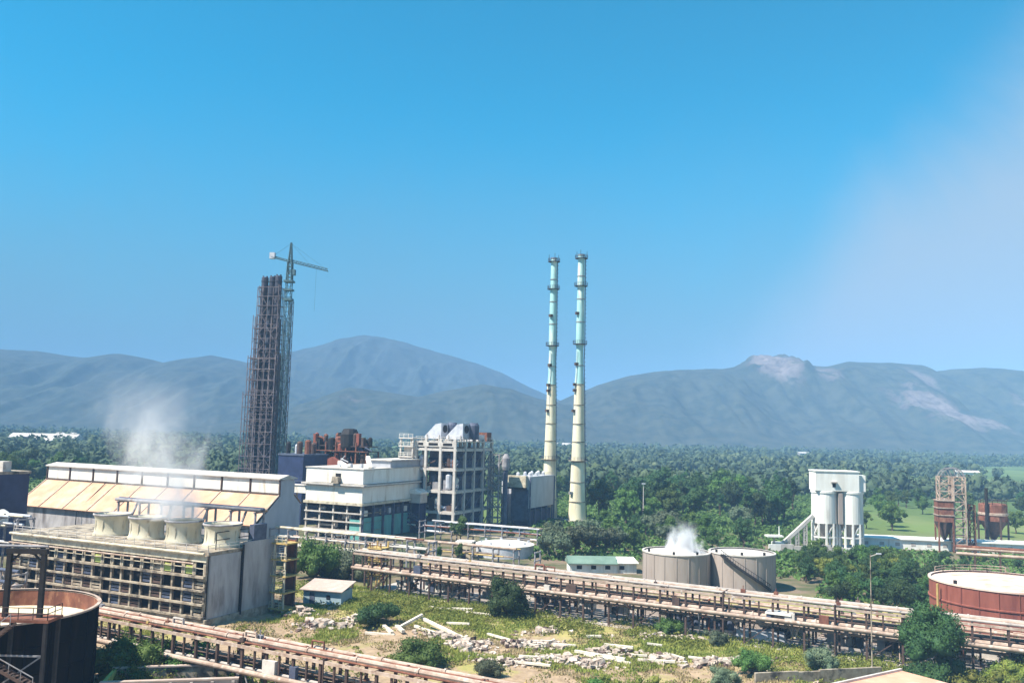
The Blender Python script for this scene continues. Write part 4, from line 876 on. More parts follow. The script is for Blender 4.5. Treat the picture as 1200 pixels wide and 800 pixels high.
# ------------------------------------------------------------------ poles, sheds and foreground structures
t = thing('lamp_pole', 'slender pale pole standing in front of the long pipe rack', 'pole', (48.5, 116, 0))
MB().tube((0, 0, -.2), (0, 0, 15), .10, 10, .05).build('shaft', 'dcfram', t); MB().bar((0, 0, 14.7), (.9, -.3, 15.1), .08).build('bracket', 'cfram', t); bx('lamp_head', 'galv', t, .7, 1.3, -.45, -.2, 15.02, 15.17); MB().lathe([(.3, -.1), (.3, .35), (.16, .5)], 10).build('base', 'conc', t)
t = thing('lamp_pole', 'thin grey mast among the trees right of the chimneys', 'pole', (47, 300, 0)); MB().tube((0, 0, 0), (0, 0, 13), .22, 8, .12).build('shaft', 'cfram', t); bx('lamp_head', 'galv', t, -.6, .6, -.3, .3, 12.9, 13.3)
t = thing('small_shed', 'small shed with pink sheet roof and pale blue wall beside the cooling tower', 'shed', (*W(-94.5, 121), 0), R(-14))
bx('wall', 'bluewall', t, 0, 7.0, 0, 4.5, 0, 2.2); MB().add([(-.5, -.5, 2.25), (7.4, -.5, 2.25), (7.4, 5, 3.2), (-.5, 5, 3.2), (-.5, -.5, 2.37), (7.4, -.5, 2.37), (7.4, 5, 3.32), (-.5, 5, 3.32)], [(3,2,1,0),(4,5,6,7),(0,1,5,4),(1,2,6,5),(2,3,7,6),(3,0,4,7)]).build('roof', 'pinkroof', t)
bx('window', 'black', t, 4.3, 5.0, -.06, -.01, .9, 1.6); bx('door', 'bluest', t, 1.2, 2.1, -.06, -.01, 0, 1.9)
t = thing('small_shed', 'low pale block under the long pipe rack at its left end', 'shed', (-15, 163, 0), R(-22)); bx('wall', 'whitec', t, 0, 5, 0, 3, 0, 2.2); bx('roof', 'cfram', t, -.3, 5.3, -.3, 3.3, 2.2, 2.4); bx('door', 'bluest', t, 1, 2, -.06, -.01, 0, 1.8)
t = thing('small_shed', 'low white hut seen under the long pipe rack behind the round shrub', 'shed', (-2.2, 158.5, 0), R(-22)); bx('wall', 'whitec', t, 0, 3.4, 0, 3, 0, 2.6); bx('roof', 'cfram', t, -.3, 3.7, -.3, 3.3, 2.6, 2.8); bx('door', 'bluest', t, 1.8, 2.6, -.06, -.01, 0, 1.9)
t = thing('small_shed', 'cream block beside a grey one beneath the right part of the pipe rack', 'shed', (40.2, 134.5, 0), R(-26)); bx('wall', 'creamp', t, 0, 4.2, 0, 3, 0, 2.3); bx('roof', 'cfram', t, -.2, 4.4, -.2, 3.2, 2.3, 2.5); bx('door', 'brownst', t, 3.0, 3.8, -.06, -.01, 0, 1.9)
t = thing('tarpaulin_stack', 'pale grey covered stack on the grass before the pipe rack', 'stack', (34.8, 132.5, 0), R(-20)); MB().prism([(0, 0), (7.2, 0), (7.0, 1.0), (5.5, 1.35), (3, 1.1), (.4, 1.2)], 0, 2.2).build('cover', 'galv', t); bx('pallet', 'dcfram', t, .2, 7, -.2, 2.3, -.3, .05)
t = thing('sheet_panel', 'white sheet lying across the lower tier of the long pipe rack', 'panel', (38.0, 127.2, 4.9), R(-28.5)); bx('sheet', 'white', t, 0, 3.6, -1.2, 1.2, 0, .25)
# open-topped concrete pit at the bottom left
t = thing('open_tank', 'open-topped concrete pit with one lime green wall at the bottom left', 'pit', (-41.6, 91.5, 0), R(12))
bx('front_wall', 'conc', t, 0, 13.6, 0, .35, -.3, 3.0); bx('back_wall', 'dcfram', t, 0, 13.6, 5.6, 5.95, -.3, 3.0); bx('side_wall', 'lime', t, -.02, .35, .36, 5.59, -.3, 3.0); bx('side_wall', 'conc', t, 13.25, 13.62, .36, 5.59, -.3, 3.0)
bx('front_cap', 'pinkroof', t, -.1, 13.7, -.1, .45, 3.0, 3.15); bx('back_cap', 'pinkroof', t, -.1, 13.7, 5.5, 6.05, 3.0, 3.15); bx('pit_floor', 'brownst', t, .36, 13.24, .36, 5.59, .6, .7)
bx('lime_face', 'lime', t, -.06, 4.2, -.05, -.01, .2, 2.9)
for k in range(5): bx('buttress', 'conc', t, 4.6+2.1*k, 4.9+2.1*k, -.3, -.05, 0, 2.9)
# roofs at the bottom right
t = thing('flat_roofed_building', 'low building with salmon terrace roof at the bottom right', 'building', (36.0, 86.4, -.2), R(33))
bx('wall', 'greyconc', t, 0, 19, 0, 9, -.3, 3.0); bx('terrace', 'salmon', t, -.2, 19.2, -.2, 9.2, 3.0, 3.25); bx('parapet', 'cfram', t, -.25, 19.25, 9.0, 9.3, 3.0, 3.5)
t = thing('flat_roofed_building', 'low building with whitish concrete roof at the bottom edge', 'building', (24.6, 93.2, 0), R(4))
bx('wall', 'greyconc', t, 0, 8, 0, 4.6, -.3, 2.5); bx('roof', 'cfram', t, -.3, 8.3, -.3, 4.9, 2.5, 2.75); bx('roof_hatch', 'dark', t, 1.2, 2.2, 1, 2, 2.76, 3.2)
t = thing('boundary_wall', 'dark stained low wall beyond the salmon roof', 'wall', (31.0, 108.5, 0), R(14))
for k in range(6): bx('wall_section', 'dcfram', t, k*3.0, k*3.0+2.96, 0, .35, -.3, 1.2+rnd.uniform(-.1, .1))

# ------------------------------------------------------------------ pipework clutter left of the cooling tower and in mid plant
def pipe_bundle(label, u, v, Ln, zs, seed, m=('creamp', 'pinkrust', 'cfram', 'galv'), rz=GA, w=3):
    r = random.Random(seed); t = plant('pipe_bundle', label, 'pipework', u, v, 0, rz)
    for k in range(max(2, int(Ln/5))+1):
        x = Ln*k/max(2, int(Ln/5)); f = MB()
        for y in (0, w): f.box(x-.14, x+.14, y-.14, y+.14, 0, max(zs)+.1)
        for z in zs: f.box(x-.12, x+.12, -.3, w+.3, z-.3, z-.05)
        f.build('trestle', 'steelgrey', t)
    for z in zs:
        for i in range(4):
            rr = r.uniform(.12, .3); a = r.uniform(0, .2)*Ln; b = Ln*r.uniform(.75, 1)
            MB().tube((a, .3+i*w/4, z+rr), (b, .3+i*w/4, z+rr), rr, 8).build('pipe', r.choice(m), t)
    return t
pipe_bundle('cream pipe bundle on trestles at the left end of the cooling tower', -176, 101, 35, (8.2, 11.0, 12.6), 1)
pipe_bundle('pale pipe bundle at low level behind the open black tank', -160, 88, 36, (2.5, 4.8, 6.4), 2, ('cfram', 'steelgrey', 'pinkrust', 'bluest'))
pipe_bundle('pinkish pipe bundle passing right of the cooling tower toward the white building', -127, 150, 40, (4.2, 6.0, 7.6), 3, ('pinkrust', 'creamp', 'rust', 'cfram'))
pipe_bundle('cream pipe bundle in front of the teal wall', -128, 178, 52, (1.6, 3.4), 4, ('creamp', 'yellow', 'pinkrust', 'dcfram'))
pipe_bundle('pale pipe bundle at the foot of the boiler house', -122, 205, 40, (2.0, 3.6, 5.0), 5, ('dcfram', 'galv', 'pinkrust', 'rust'))
t = plant('access_stair', 'ochre steel stair frame at the left end of the long pipe rack', 'stair', -92.5, 137.5)
for (x, y) in ((0, 0), (2.4, 0), (0, 2.6), (2.4, 2.6)): bx('post', 'yellow', t, x-.14, x+.14, y-.14, y+.14, 0, 8.6)
for z in (2.4, 5.0, 7.4): bx('landing', 'yellow', t, -.4, 2.8, -.3, 2.9, z, z+.2); MB().rail([(-.3, -.25, z+.2), (2.7, -.25, z+.2)], 1, .07, 1).build('handrail', 'rust', t)
MB().bar((0, -.1, .2), (2.4, -.1, 5), .2).build('stringer', 'rust', t)
# dark blue block at the left edge, small tanks
t = plant('clad_building', 'dark blue block cut by the left edge of the picture', 'building', -193, 124); bx('wall', 'bluedk', t, 0, 11.4, 0, 8, 0, 17.6); bx('parapet', 'dcfram', t, -.2, 11.6, -.2, 8.2, 17.6, 18.2); bx('roof_box', 'cfram', t, 8, 10.6, 2, 4, 18.2, 20.4)
for k, (u, v, r_, h, z, m, lb) in enumerate(((-156, 104, 1.3, 2.6, 11, 'whitec', 'small white dosing tank beside the cream pipes, leftmost'), (-149.5, 104, 1.0, 2.0, 11, 'whitec', 'small white dosing tank beside the cream pipes, nearest the cooling tower'), (-163, 103, 1.6, 3.2, 11, 'greyclad', 'grey vertical drum at the far left behind the gantry'))):
    q = plant('dosing_tank', lb, 'tank', u, v); MB().lathe([(r_, z), (r_, z+h), (r_*.3, z+h+.5)], 16).build('shell', m, q)
    for a in range(4): MB().bar((r_*.8*math.cos(a*1.57), r_*.8*math.sin(a*1.57), 0), (r_*.8*math.cos(a*1.57), r_*.8*math.sin(a*1.57), z), .16).build('leg', 'steelgrey', q)
t = plant('cabin', 'white flat-roofed cabin with dark window at the far left', 'cabin', -168, 108); bx('wall', 'white', t, 0, 3.4, 0, 3, 11, 13.8); bx('roof', 'cfram', t, -.3, 3.7, -.3, 3.3, 13.8, 14.1); bx('window', 'black', t, .8, 2.6, -.06, -.01, 12, 13.2)
for x in (.2, 3.0): bx('post', 'steelgrey', t, x, x+.25, .1, .35, 0, 11)
def machinery_yard():
    t = plant('pump_station', 'grey cluttered pump station behind the open black tank', 'pump station', -158, 93)
    bx('slab', 'conc', t, 0, 26, 0, 6, -.2, .5)
    for k in range(20):
        x = rnd.uniform(.5, 25); y = rnd.uniform(0, 5.5); r_ = rnd.uniform(.4, .9); h = rnd.uniform(1, 5.5); m = rnd.choice(('steelgrey', 'bluest', 'galv', 'whitec', 'pinkrust', 'dcfram'))
        if rnd.random() < .5: MB().lathe([(r_, .5), (r_, .5+h), (r_*.3, .9+h)], 10, x, y).build('vessel', m, t)
        else: MB().cbox(x, y, .5, r_*2, r_*2, h).build('equipment_box', m, t)
machinery_yard()

# ------------------------------------------------------------------ trees and shrubs
ICO_V, ICO_F = [], []
def _ico():
    import bmesh
    global ICO_V, ICO_F, ICO1
    b = bmesh.new(); bmesh.ops.create_icosphere(b, subdivisions=1, radius=1); b.verts.index_update(); ICO1 = (np.array([v.co[:] for v in b.verts]), np.array([[v.index for v in f.verts] for f in b.faces])); b.free()
    b = bmesh.new(); bmesh.ops.create_icosphere(b, subdivisions=2, radius=1)
    ICO_V = np.array([v.co[:] for v in b.verts]); b.faces.ensure_lookup_table(); b.verts.index_update(); ICO_F = np.array([[v.index for v in f.verts] for f in b.faces]); b.free()
_ico()
def quads_mesh(name, V, F3, Q, m):
    me = bpy.data.meshes.new(name); nt_, nq = len(F3), len(Q)
    me.vertices.add(len(V)); me.vertices.foreach_set('co', np.asarray(V, np.float32).reshape(-1))
    loops = np.concatenate([np.asarray(F3, np.int32).reshape(-1), np.asarray(Q, np.int32).reshape(-1)]); me.loops.add(len(loops)); me.loops.foreach_set('vertex_index', loops)
    st = np.concatenate([np.arange(nt_)*3, nt_*3+np.arange(nq)*4]).astype(np.int32); me.polygons.add(nt_+nq); me.polygons.foreach_set('loop_start', st)
    me.materials.append(m if not isinstance(m, str) else M[m]); me.update(calc_edges=True); me.validate(); return me
def leaf_quads(P, Nrm, size, g):                                  # leaf sprays: bent little quads facing roughly along Nrm
    n = len(P); d = Nrm+g.normal(0, .75, (n, 3)); d /= np.linalg.norm(d, axis=1)[:, None]
    a = np.cross(d, g.normal(0, 1, (n, 3))); a /= np.linalg.norm(a, axis=1)[:, None]; b = np.cross(d, a)
    s = size*g.uniform(.55, 1.25, (n, 1)); a = a*s; b = b*s*g.uniform(.45, .8, (n, 1))
    V = np.stack([P-a, P-b*.9+d*s*.15, P+a*1.1, P+b], 1).reshape(-1, 3); return V, np.arange(4*n).reshape(n, 4)
def crown(seed, rx, h0, h1, lobes, leaves, leaf, m, flat=.0, name='crown'):
    g = np.random.default_rng(seed); cz = (h0+h1)/2; rz = (h1-h0)/2; Vs = []; F3 = []; Qs = []; o = 0
    for k in range(lobes):
        d = g.normal(0, 1, 3); d /= np.linalg.norm(d); q = g.uniform(.35, .95)
        if k < 2: q = .15*k
        lr = rx*g.uniform(.20, .46)*(1.25-.45*q); c = np.array([d[0]*rx*q, d[1]*rx*q, cz+d[2]*rz*q])
        lz = min(lr, rz*.6)
        nv = ICO_V*np.array([lr, lr, lz])*.66*(1+g.normal(0, .13, (len(ICO_V), 1)))+c; Vs.append(nv); F3.append(ICO_F+o); o += len(nv)
        n = int(leaves/lobes*(lr/(.38*rx))**2); dd = g.normal(0, 1, (n, 3)); dd /= np.linalg.norm(dd, axis=1)[:, None]; dd[:, 2] = np.where(dd[:, 2] < -.3, -dd[:, 2], dd[:, 2])
        p = c+dd*np.array([lr, lr, lz])*g.uniform(.62, 1.18, (n, 1)); lv, lq = leaf_quads(p, dd, leaf, g); Vs.append(lv); Qs.append(lq+o); o += len(lv)
    return quads_mesh(name, np.concatenate(Vs), np.concatenate(F3), np.concatenate(Qs), m)
def trunk(seed, h, r_, rx, hb):
    g = random.Random(seed); b = MB(); p = Vector((0, 0, -.4)); n = 4
    for k in range(n):
        q = Vector((g.uniform(-.12, .12)*h*.2, g.uniform(-.12, .12)*h*.2, hb*(k+1)/n)); b.tube(p, q, r_*(1-.13*k), 7, r_*(1-.13*(k+1)), False); p = q
    for k in range(5):
        a = g.uniform(0, 6.28); e = Vector((math.cos(a)*rx*.55, math.sin(a)*rx*.55, hb+(h-hb)*g.uniform(.25, .75))); b.tube(p-Vector((0, 0, hb*.15*k/5)), e, r_*.42, 5, r_*.12, False)
    return b.mesh('trunk', 'bark')
protos = {}
def tree_proto(key, seed, rx, h, hb, m, lobes=16, leaves=900, leaf=.34):
    protos[key] = (trunk(seed, h, .035*h, rx, hb+.1*h), crown(seed, rx, hb, h, lobes, leaves, leaf, m), h)
for k in range(3): tree_proto('d%d' % k, 100+k, 4.6, 11.5-k, 2.0, 'leafd', 20, 3000, .30)
for k in range(3): tree_proto('m%d' % k, 110+k, 4.2-.3*k, 9.5+k, 1.6, 'leaf', 18, 3000, .29)
for k in range(2): tree_proto('g%d' % k, 120+k, 4.0, 8.0, 1.2, 'leafg', 18, 2800, .27)
tree_proto('c0', 130, 2.6, 13.5, 2.5, 'leafd', 18, 2400, .29)
tree_proto('y0', 131, 3.6, 6.5, .8, 'leafy', 16, 2400, .24)
def tree(key, x, y, h, label, group=None, name='broadleaf_tree', sx=1.0, rz=None):
    tr, cr, ph = protos[key]; s = h/ph
    o = thing(name, label, 'tree' if 'tree' in name else 'shrub', (x, y, gz(x, y)), rnd.uniform(0, 6.28) if rz is None else rz, group)
    o.scale = (s*sx, s*sx, s); put(tr, 'trunk', o); put(cr, 'crown', o); return o
# single trees and shrubs that stand out
protos['big'] = (trunk(5, 9, .3, 5, 2.4), crown(5, 5.1, .6, 9.0, 30, 13000, .175, 'leafd'), 9.0)
tree('big', 55.6, 112.8, 9.3, 'big dark green rounded tree in front of the red tank', sx=.84)
protos['round'] = (trunk(6, 5.4, .16, 3.7, .8), crown(6, 3.8, .2, 5.4, 26, 7000, .15, 'leafd'), 5.4)
tree('round', .3, 142.5, 5.7, 'round dark shrub standing alone on the grass before the pipe rack', name='round_shrub')
protos['low'] = (trunk(7, 3.2, .1, 3, .5), crown(7, 3.5, -.2, 3.3, 20, 5000, .14, 'leaf'), 3.3)
protos['lowd'] = (trunk(8, 3.2, .1, 3, .5), crown(8, 3.5, -.2, 3.3, 20, 5000, .14, 'leafd'), 3.3)
protos['lowg'] = (trunk(9, 3.2, .1, 3, .5), crown(9, 3.3, -.2, 3.1, 20, 5000, .13, 'leafg'), 3.1)
protos['lowy'] = (trunk(10, 3.0, .1, 3, .5), crown(10, 3.4, -.3, 2.8, 20, 5000, .13, 'leafy'), 2.8)
tree('lowd', -20.2, 135, 3.6, 'low dark bush beside the pale rubble, left of the open grass', name='dark_bush')
tree('low', -10.3, 112.5, 3.6, 'green bush growing against the far side of the foreground rack', name='leafy_bush')
tree('low', -37.2, 172, 7.0, 'bright green tree right of the cooling tower stair', sx=.75)
tree('lowg', -30.5, 174, 5.2, 'dusty grey bush beside the bright green tree at the rack end', name='dusty_bush', sx=.9)
tree('lowg', 41.4, 115.5, 2.9, 'small grey-green bush by the dark low wall', name='dusty_bush', sx=.8)
tree('lowd', 51.8, 108.5, 3.6, 'dark bush at the foot of the big rounded tree', name='dark_bush', sx=.9)
tree('lowd', 70.0, 117.5, 4.6, 'dark bush at the right edge below the red tank', name='dark_bush')
tree('lowd', 62.4, 102.5, 4.0, 'dark bush in the bottom right corner', name='dark_bush', sx=.8)
for i, (x, y, h) in enumerate(((57.5, 103, 3.4), (61, 108, 3.2), (53.5, 100.5, 2.6), (65.5, 110.5, 3.0))):
    tree('lowy', x, y, h, 'yellow-green shrub in the bottom right corner, ' + ('lower middle one', 'between the dark bushes', 'leftmost', 'rightmost')[i], 'yellow-green shrubs at bottom right', 'leafy_shrub')
for i, (x, y, h) in enumerate(((5.5, 96, 2.6), (9.5, 98, 2.8), (13.5, 97, 2.4), (17, 100, 2.5), (21, 99.5, 2.2), (12, 103, 2.0))):
    tree(('lowy', 'low', 'lowy')[i % 3], x, y, h, ('leftmost', 'second from left', 'third from left', 'fourth from left', 'rightmost', 'farthest back')[i] + ' of the leafy shrubs along the bottom edge', 'shrubs along the bottom edge', 'leafy_shrub')
for i, (x, y, h, kk) in enumerate(((-41.2, 101.5, 5.0, 'low'), (-37.6, 103, 4.4, 'low'), (-43.8, 100, 4.6, 'low'), (-34.5, 101.5, 3.4, 'low'), (-40.8, 98.6, 3.2, 'lowy'), (-31.5, 100, 2.6, 'low'), (-26.5, 96.5, 2.6, 'lowd'), (-22, 94, 2.6, 'low'), (-18, 91, 2.4, 'lowd'), (-12.5, 88.5, 2.2, 'low'))):
    tree(kk, x, y, h, ('tall green bush beside the open black tank', 'green bush second from the open black tank', 'green bush hugging the open black tank', 'green bush behind the concrete pit', 'yellow-green bush in front of the tall one by the black tank', 'green bush behind the right end of the concrete pit', 'dark bush right of the concrete pit under the pipeline', 'green bush under the pipeline, third from right', 'dark bush under the pipeline, second from right', 'green bush under the pipeline, rightmost')[i], 'bushes below the foreground rack', 'leafy_bush')
for i, (x, y, h, kk) in enumerate(((27, 108, 2.0, 'lowg'), (31.5, 112, 2.4, 'low'), (-2, 108, 1.9, 'lowg'), (25, 133, 2.2, 'low'), (31, 128.5, 1.8, 'lowg'))):
    tree(kk, x, y, h, ('grey scrubby bush by the bottom edge right of the rubble', 'green scrubby bush left of the dark low wall', 'grey scrubby bush near the foreground rack', 'green scrubby bush before the middle of the long rack', 'grey scrubby bush before the right part of the long rack')[i], 'scrub among the rubble', 'scrub_bush')
tree('m0', -12.5, 233, 7.0, 'small light green tree at the foot of the boiler house')
for i, (x, y, h) in enumerate(((10.2, 208, 7.0), (13.2, 206, 6.2), (16.5, 210, 8.2), (20.5, 212, 7.6), (24.5, 216, 7.2), (12.0, 222, 7.6), (21.5, 226, 8.2), (28.5, 222, 6.6))):
    tree('g%d' % (i % 2), x, y, h, 'grey-green tree, %s of the clump right of the low white tank' % ('leftmost', 'front left', 'front middle', 'front right', 'rightmost front', 'back left', 'back right', 'far right')[i], 'grey-green tree clump')
for i, (x, y) in enumerate(((-20, 203), (-15.5, 199), (-24, 196), (-11, 200), (-27, 188), (-30, 201), (-6, 222), (1, 228))): tree(('g0', 'm1')[i % 2], x, y, rnd.uniform(3.0, 4.4), 'small tree among pipes before the boiler house, %s' % ('fourth from left', 'fifth from left', 'third from left', 'sixth from left', 'second from left', 'leftmost', 'seventh from left', 'rightmost')[i], 'small trees among the pipes')
LOOK = {'d': 'dense dark green', 'm': 'mid-green', 'g': 'grey-green', 'c': 'tall narrow dark', 'y': 'yellow-green'}
def scatter(n, region, keys, hr, label, group, mind=3.2, avoid=()):
    pts = []; tries = 0; dist, bear = region.dist, region.bear
    while len(pts) < n and tries < n*60:
        tries += 1; p = region()
        if p is None or any((p[0]-q[0])**2+(p[1]-q[1])**2 < mind*mind for q in pts) or any((p[0]-a)**2+(p[1]-b)**2 < c*c for a, b, c in avoid): continue
        pts.append(p); kk = rnd.choice(keys); b = p[0]/p[1]
        bb = (b-bear[0])/(bear[1]-bear[0]); rr = (p[1]-dist[0])/(dist[1]-dist[0])
        side = ('left end of', 'left middle of', 'right middle of', 'right end of')[min(3, max(0, int(bb*4)))]; row = ('front', 'middle', 'back')[min(2, max(0, int(rr*3)))]
        tree(kk, p[0], p[1], rnd.uniform(*hr), '%s tree, %s row, %s %s' % (LOOK[kk[0]], row, side, label), group)
def reg(y0, y1, a0, a1):                                          # fan of ground: distance range and bearing range
    def f(): y = rnd.uniform(y0, y1); return (y*rnd.uniform(a0, a1), y)
    f.dist = (y0, y1); f.bear = (a0, a1); return f
SILO = ((91.8, 241, 11), (78, 239, 7), (124, 240, 9), (140, 250, 8))
scatter(26, reg(182, 214, .33, .46), ('m0', 'm1', 'm2', 'd1', 'y0', 'd0'), (3.6, 6.0), 'the belt before the silos', 'tree belt before the silos', 3.6, ((84, 156, 8),)+SILO)
scatter(22, reg(155, 184, .375, .50), ('m0', 'm1', 'd1', 'd2', 'd0', 'g0'), (4.4, 6.2), 'the trees behind the pipe rack', 'trees behind the pipe rack', 3.4, ((78.8, 137, 16.5), (84, 156, 6), (47.6, 176, 9.5)))
scatter(14, reg(196, 225, .45, .66), ('m0', 'm1', 'd1', 'y0'), (2.2, 3.6), 'the low trees before the silos', 'low trees by the white building', 3.6, SILO)
scatter(16, reg(222, 280, .10, .30), ('m0', 'g0', 'd0', 'm2'), (6.0, 9.0), 'the clump beside the chimney', 'trees right of the chimneys', 4.2, ((23.4, 292, 8),))
scatter(64, reg(285, 430, .105, .345), ('d0', 'd1', 'd2', 'm0', 'm2', 'c0', 'c0'), (9.5, 15), 'the wood left of the silos', 'wood between chimneys and silos', 5.0, SILO)
scatter(40, reg(275, 480, .40, .66), ('d0', 'd1', 'm0', 'm1', 'm2'), (5.5, 9.5), 'the trees behind the silos', 'trees behind the silos', 6.0, SILO)
scatter(34, reg(250, 520, -.66, -.46), ('d0', 'd1', 'd2', 'm0', 'm1'), (8, 14), 'the far left trees', 'trees at far left', 6.0, ((-100, 230, 30),))
scatter(16, reg(330, 520, -.14, .06), ('d0', 'd1', 'm0'), (8, 12), 'the trees behind the boiler house', 'trees behind the boiler house', 6.0)

def undergrowth():
    g = np.random.default_rng(41); Vs, Qs, o = [], [], 0
    for k in range(5200):
        if k < 3000: y = g.uniform(205, 470); x = y*g.uniform(.03, .40)
        elif k < 4000: y = g.uniform(150, 262); x = y*g.uniform(.30, .66)
        else: y = g.uniform(240, 560); x = y*g.uniform(-.68, -.42)
        if any((x-a)**2+(y-b)**2 < (c+1)**2 for a, b, c in SILO) or (x-78.8)**2+(y-137)**2 < 260 or (x > 92 and y > 236 and y < 256) or (x-23.4)**2+(y-292)**2 < 40 or (66 < x < 102 and 228 < y < 236): continue
        if x > 0 and y < 186 and x/y < .36: continue
        if x < 0 and y < 250 and x > -.5*y: continue
        s = g.uniform(.7, 1.9); n = 16; d = g.normal(0, 1, (n, 3)); d /= np.linalg.norm(d, axis=1)[:, None]; d[:, 2] = abs(d[:, 2])
        v, q = leaf_quads(np.array([x, y, 0])+d*s*np.array([1.4, 1.4, .9]), d, .6, g); Vs.append(v); Qs.append(q+o); o += len(v)
    tag(put(quads_mesh('undergrowth', np.concatenate(Vs), np.zeros((0, 3), np.int32), np.concatenate(Qs), 'leaf'), 'undergrowth'), 'leafy undergrowth filling the ground beneath the trees', 'undergrowth', kind='stuff')
undergrowth()
# ------------------------------------------------------------------ far woods and far buildings
def far_wood():
    g = np.random.default_rng(3); n = 38000; IV, IF = ICO1
    y = 430+1350*g.uniform(0, 1, n)**1.3; x = y*g.uniform(-.95, .95, n)
    f = .55*fbm(x/120+50, y/200+50, 5, 77)+.45*fbm(x/420+9, y/85+3, 4, 78); right = np.clip((x/y-.34)/.14, 0, 1)*np.clip((1250-y)/300, 0, 1)
    keep = f > .45+.12*right; x, y = x[keep], y[keep]; n = len(x); s = (1.2+3.6*g.uniform(0, 1, n)**2)*(1+y/2400)
    V = IV[None]*(1+g.normal(0, .26, (n, len(IV), 1))); V = V*np.stack([s, s, s*g.uniform(.7, 1.15, n)], -1)[:, None]*.7
    V[:, :, 0] += x[:, None]; V[:, :, 1] += y[:, None]; V[:, :, 2] += (s*(.55+g.uniform(0, .9, n)))[:, None]
    F = IF[None]+(np.arange(n)*len(IV))[:, None, None]
    K_ = 16; d = g.normal(0, 1, (n, K_, 3)); d /= np.linalg.norm(d, axis=2)[..., None]; d[..., 2] = np.where(d[..., 2] < -.2, -d[..., 2], d[..., 2])
    cen = V.mean(1)[:, None]; P = (cen+d*(s*.8*g.uniform(.8, 1.3, n))[:, None, None]).reshape(-1, 3)
    lv, lq = leaf_quads(P, d.reshape(-1, 3), 1.0, g); sz = np.repeat(np.repeat(s*.36, K_), 4)[:, None]; c4 = np.repeat(P, 4, 0); lv = c4+(lv-c4)*sz
    VV = np.concatenate([V.reshape(-1, 3), lv]); lq = lq+n*len(IV)
    tag(put(quads_mesh('far_wood', VV, F.reshape(-1, 3), lq, 'forest'), 'far_wood'), 'far-off green woods spread over the plain below the hills', 'wood', kind='stuff')
far_wood()
def far_shed(x, y, L_, D_, H_, rz, label, m='whitec', bays=3):
    t = thing('far_shed', label, 'building', (x, y, 0), R(rz)); bx('wall', m, t, 0, L_, 0, D_, 0, H_)
    MB().prismx([(-.8, H_), (D_/2, H_+D_*.16), (D_+.8, H_)], -.8, L_+.8).build('roof', 'cfram', t)
    for k in range(bays): bx('opening', 'bluest', t, L_*(k+.3)/bays, L_*(k+.7)/bays, -.15, -.03, 0, H_*.6)
far_shed(-560, 960, 70, 30, 9, 8, 'long white factory shed beyond the trees at far left', bays=6)
far_shed(-500, 900, 26, 20, 8, -18, 'smaller white shed in front of the long one at far left')
far_shed(-640, 1210, 26, 18, 9, 0, 'pale distant shed right of the far left factory')
far_shed(330, 1400, 40, 18, 6, 4, 'long white shed at the foot of the right hills', 'cfram')
far_shed(450, 1330, 16, 12, 8, 0, 'pale tall block at the foot of the right hills', 'cfram')
far_shed(620, 1350, 22, 14, 6, -14, 'pale shed below the right-hand rock scar', 'cfram')
far_shed(388, 745, 18, 10, 5, -10, 'small white farm building on the right-hand field')
far_shed(75, 1500, 60, 20, 9, 3, 'low pale shed far behind the chimneys')

# ------------------------------------------------------------------ grass, rubble and dumped posts on the open ground
def grass(name, n, m, label, seed, hh, thr, sign):
    g = np.random.default_rng(seed); x = g.uniform(-62, 92, n*4); y = g.uniform(80, 168, n*4)
    rack = 164+(x+27.5)*(-60.5/111.5); f = fbm(x/13+5, y/13+9, 4, 19)+np.clip((y+.543*x-131)/26, -.5, .5)*.26
    k = ((f > thr) if sign > 0 else ((f < thr) & (f > thr-.11))) & (y < rack+2) & (y > 118+(x+66)*(-43.5/80)-6) & ((x+54)**2+(y-93)**2 > 121) & ((x-78.8)**2+(y-137)**2 > 180)
    u_ = x*UX+y*UY; v_ = -x*UY+y*UX; k &= ~((u_ > -141) & (u_ < -93) & (v_ > 98) & (v_ < 117))
    x, y = x[k][:n], y[k][:n]; n = len(x); B = 9
    z = np.array([gz(a, b) for a, b in zip(x, y)])
    ang = g.uniform(0, 6.28, (n, B)); h = hh*g.uniform(.4, 1.2, (n, B)); w = .055+.05*g.uniform(0, 1, (n, B)); o = g.normal(0, .28, (n, B, 2)); ln = g.uniform(.1, .6, (n, B))*h
    bx_ = x[:, None]+o[..., 0]; by = y[:, None]+o[..., 1]; zz = np.broadcast_to(z[:, None]-.03, (n, B)); ca, sa = np.cos(ang), np.sin(ang)
    V = np.stack([np.stack([bx_-ca*w*1.4, by-sa*w*1.4, zz], -1), np.stack([bx_+ca*w*1.4, by+sa*w*1.4, zz], -1), np.stack([bx_-sa*ln, by+ca*ln, zz+h], -1)], 2).reshape(-1, 3)
    tag(put(quads_mesh(name, V, np.arange(len(V)).reshape(-1, 3), np.zeros((0, 4), np.int32), m), name), label, 'grass', kind='stuff')
grass('dry_grass', 9000, 'dry', 'dry yellow grass on the open ground before the pipe rack', 1, .30, .50, -1)
grass('green_grass', 14000, 'grass', 'rough green grass on the open ground before the pipe rack', 2, .46, .49, 1)
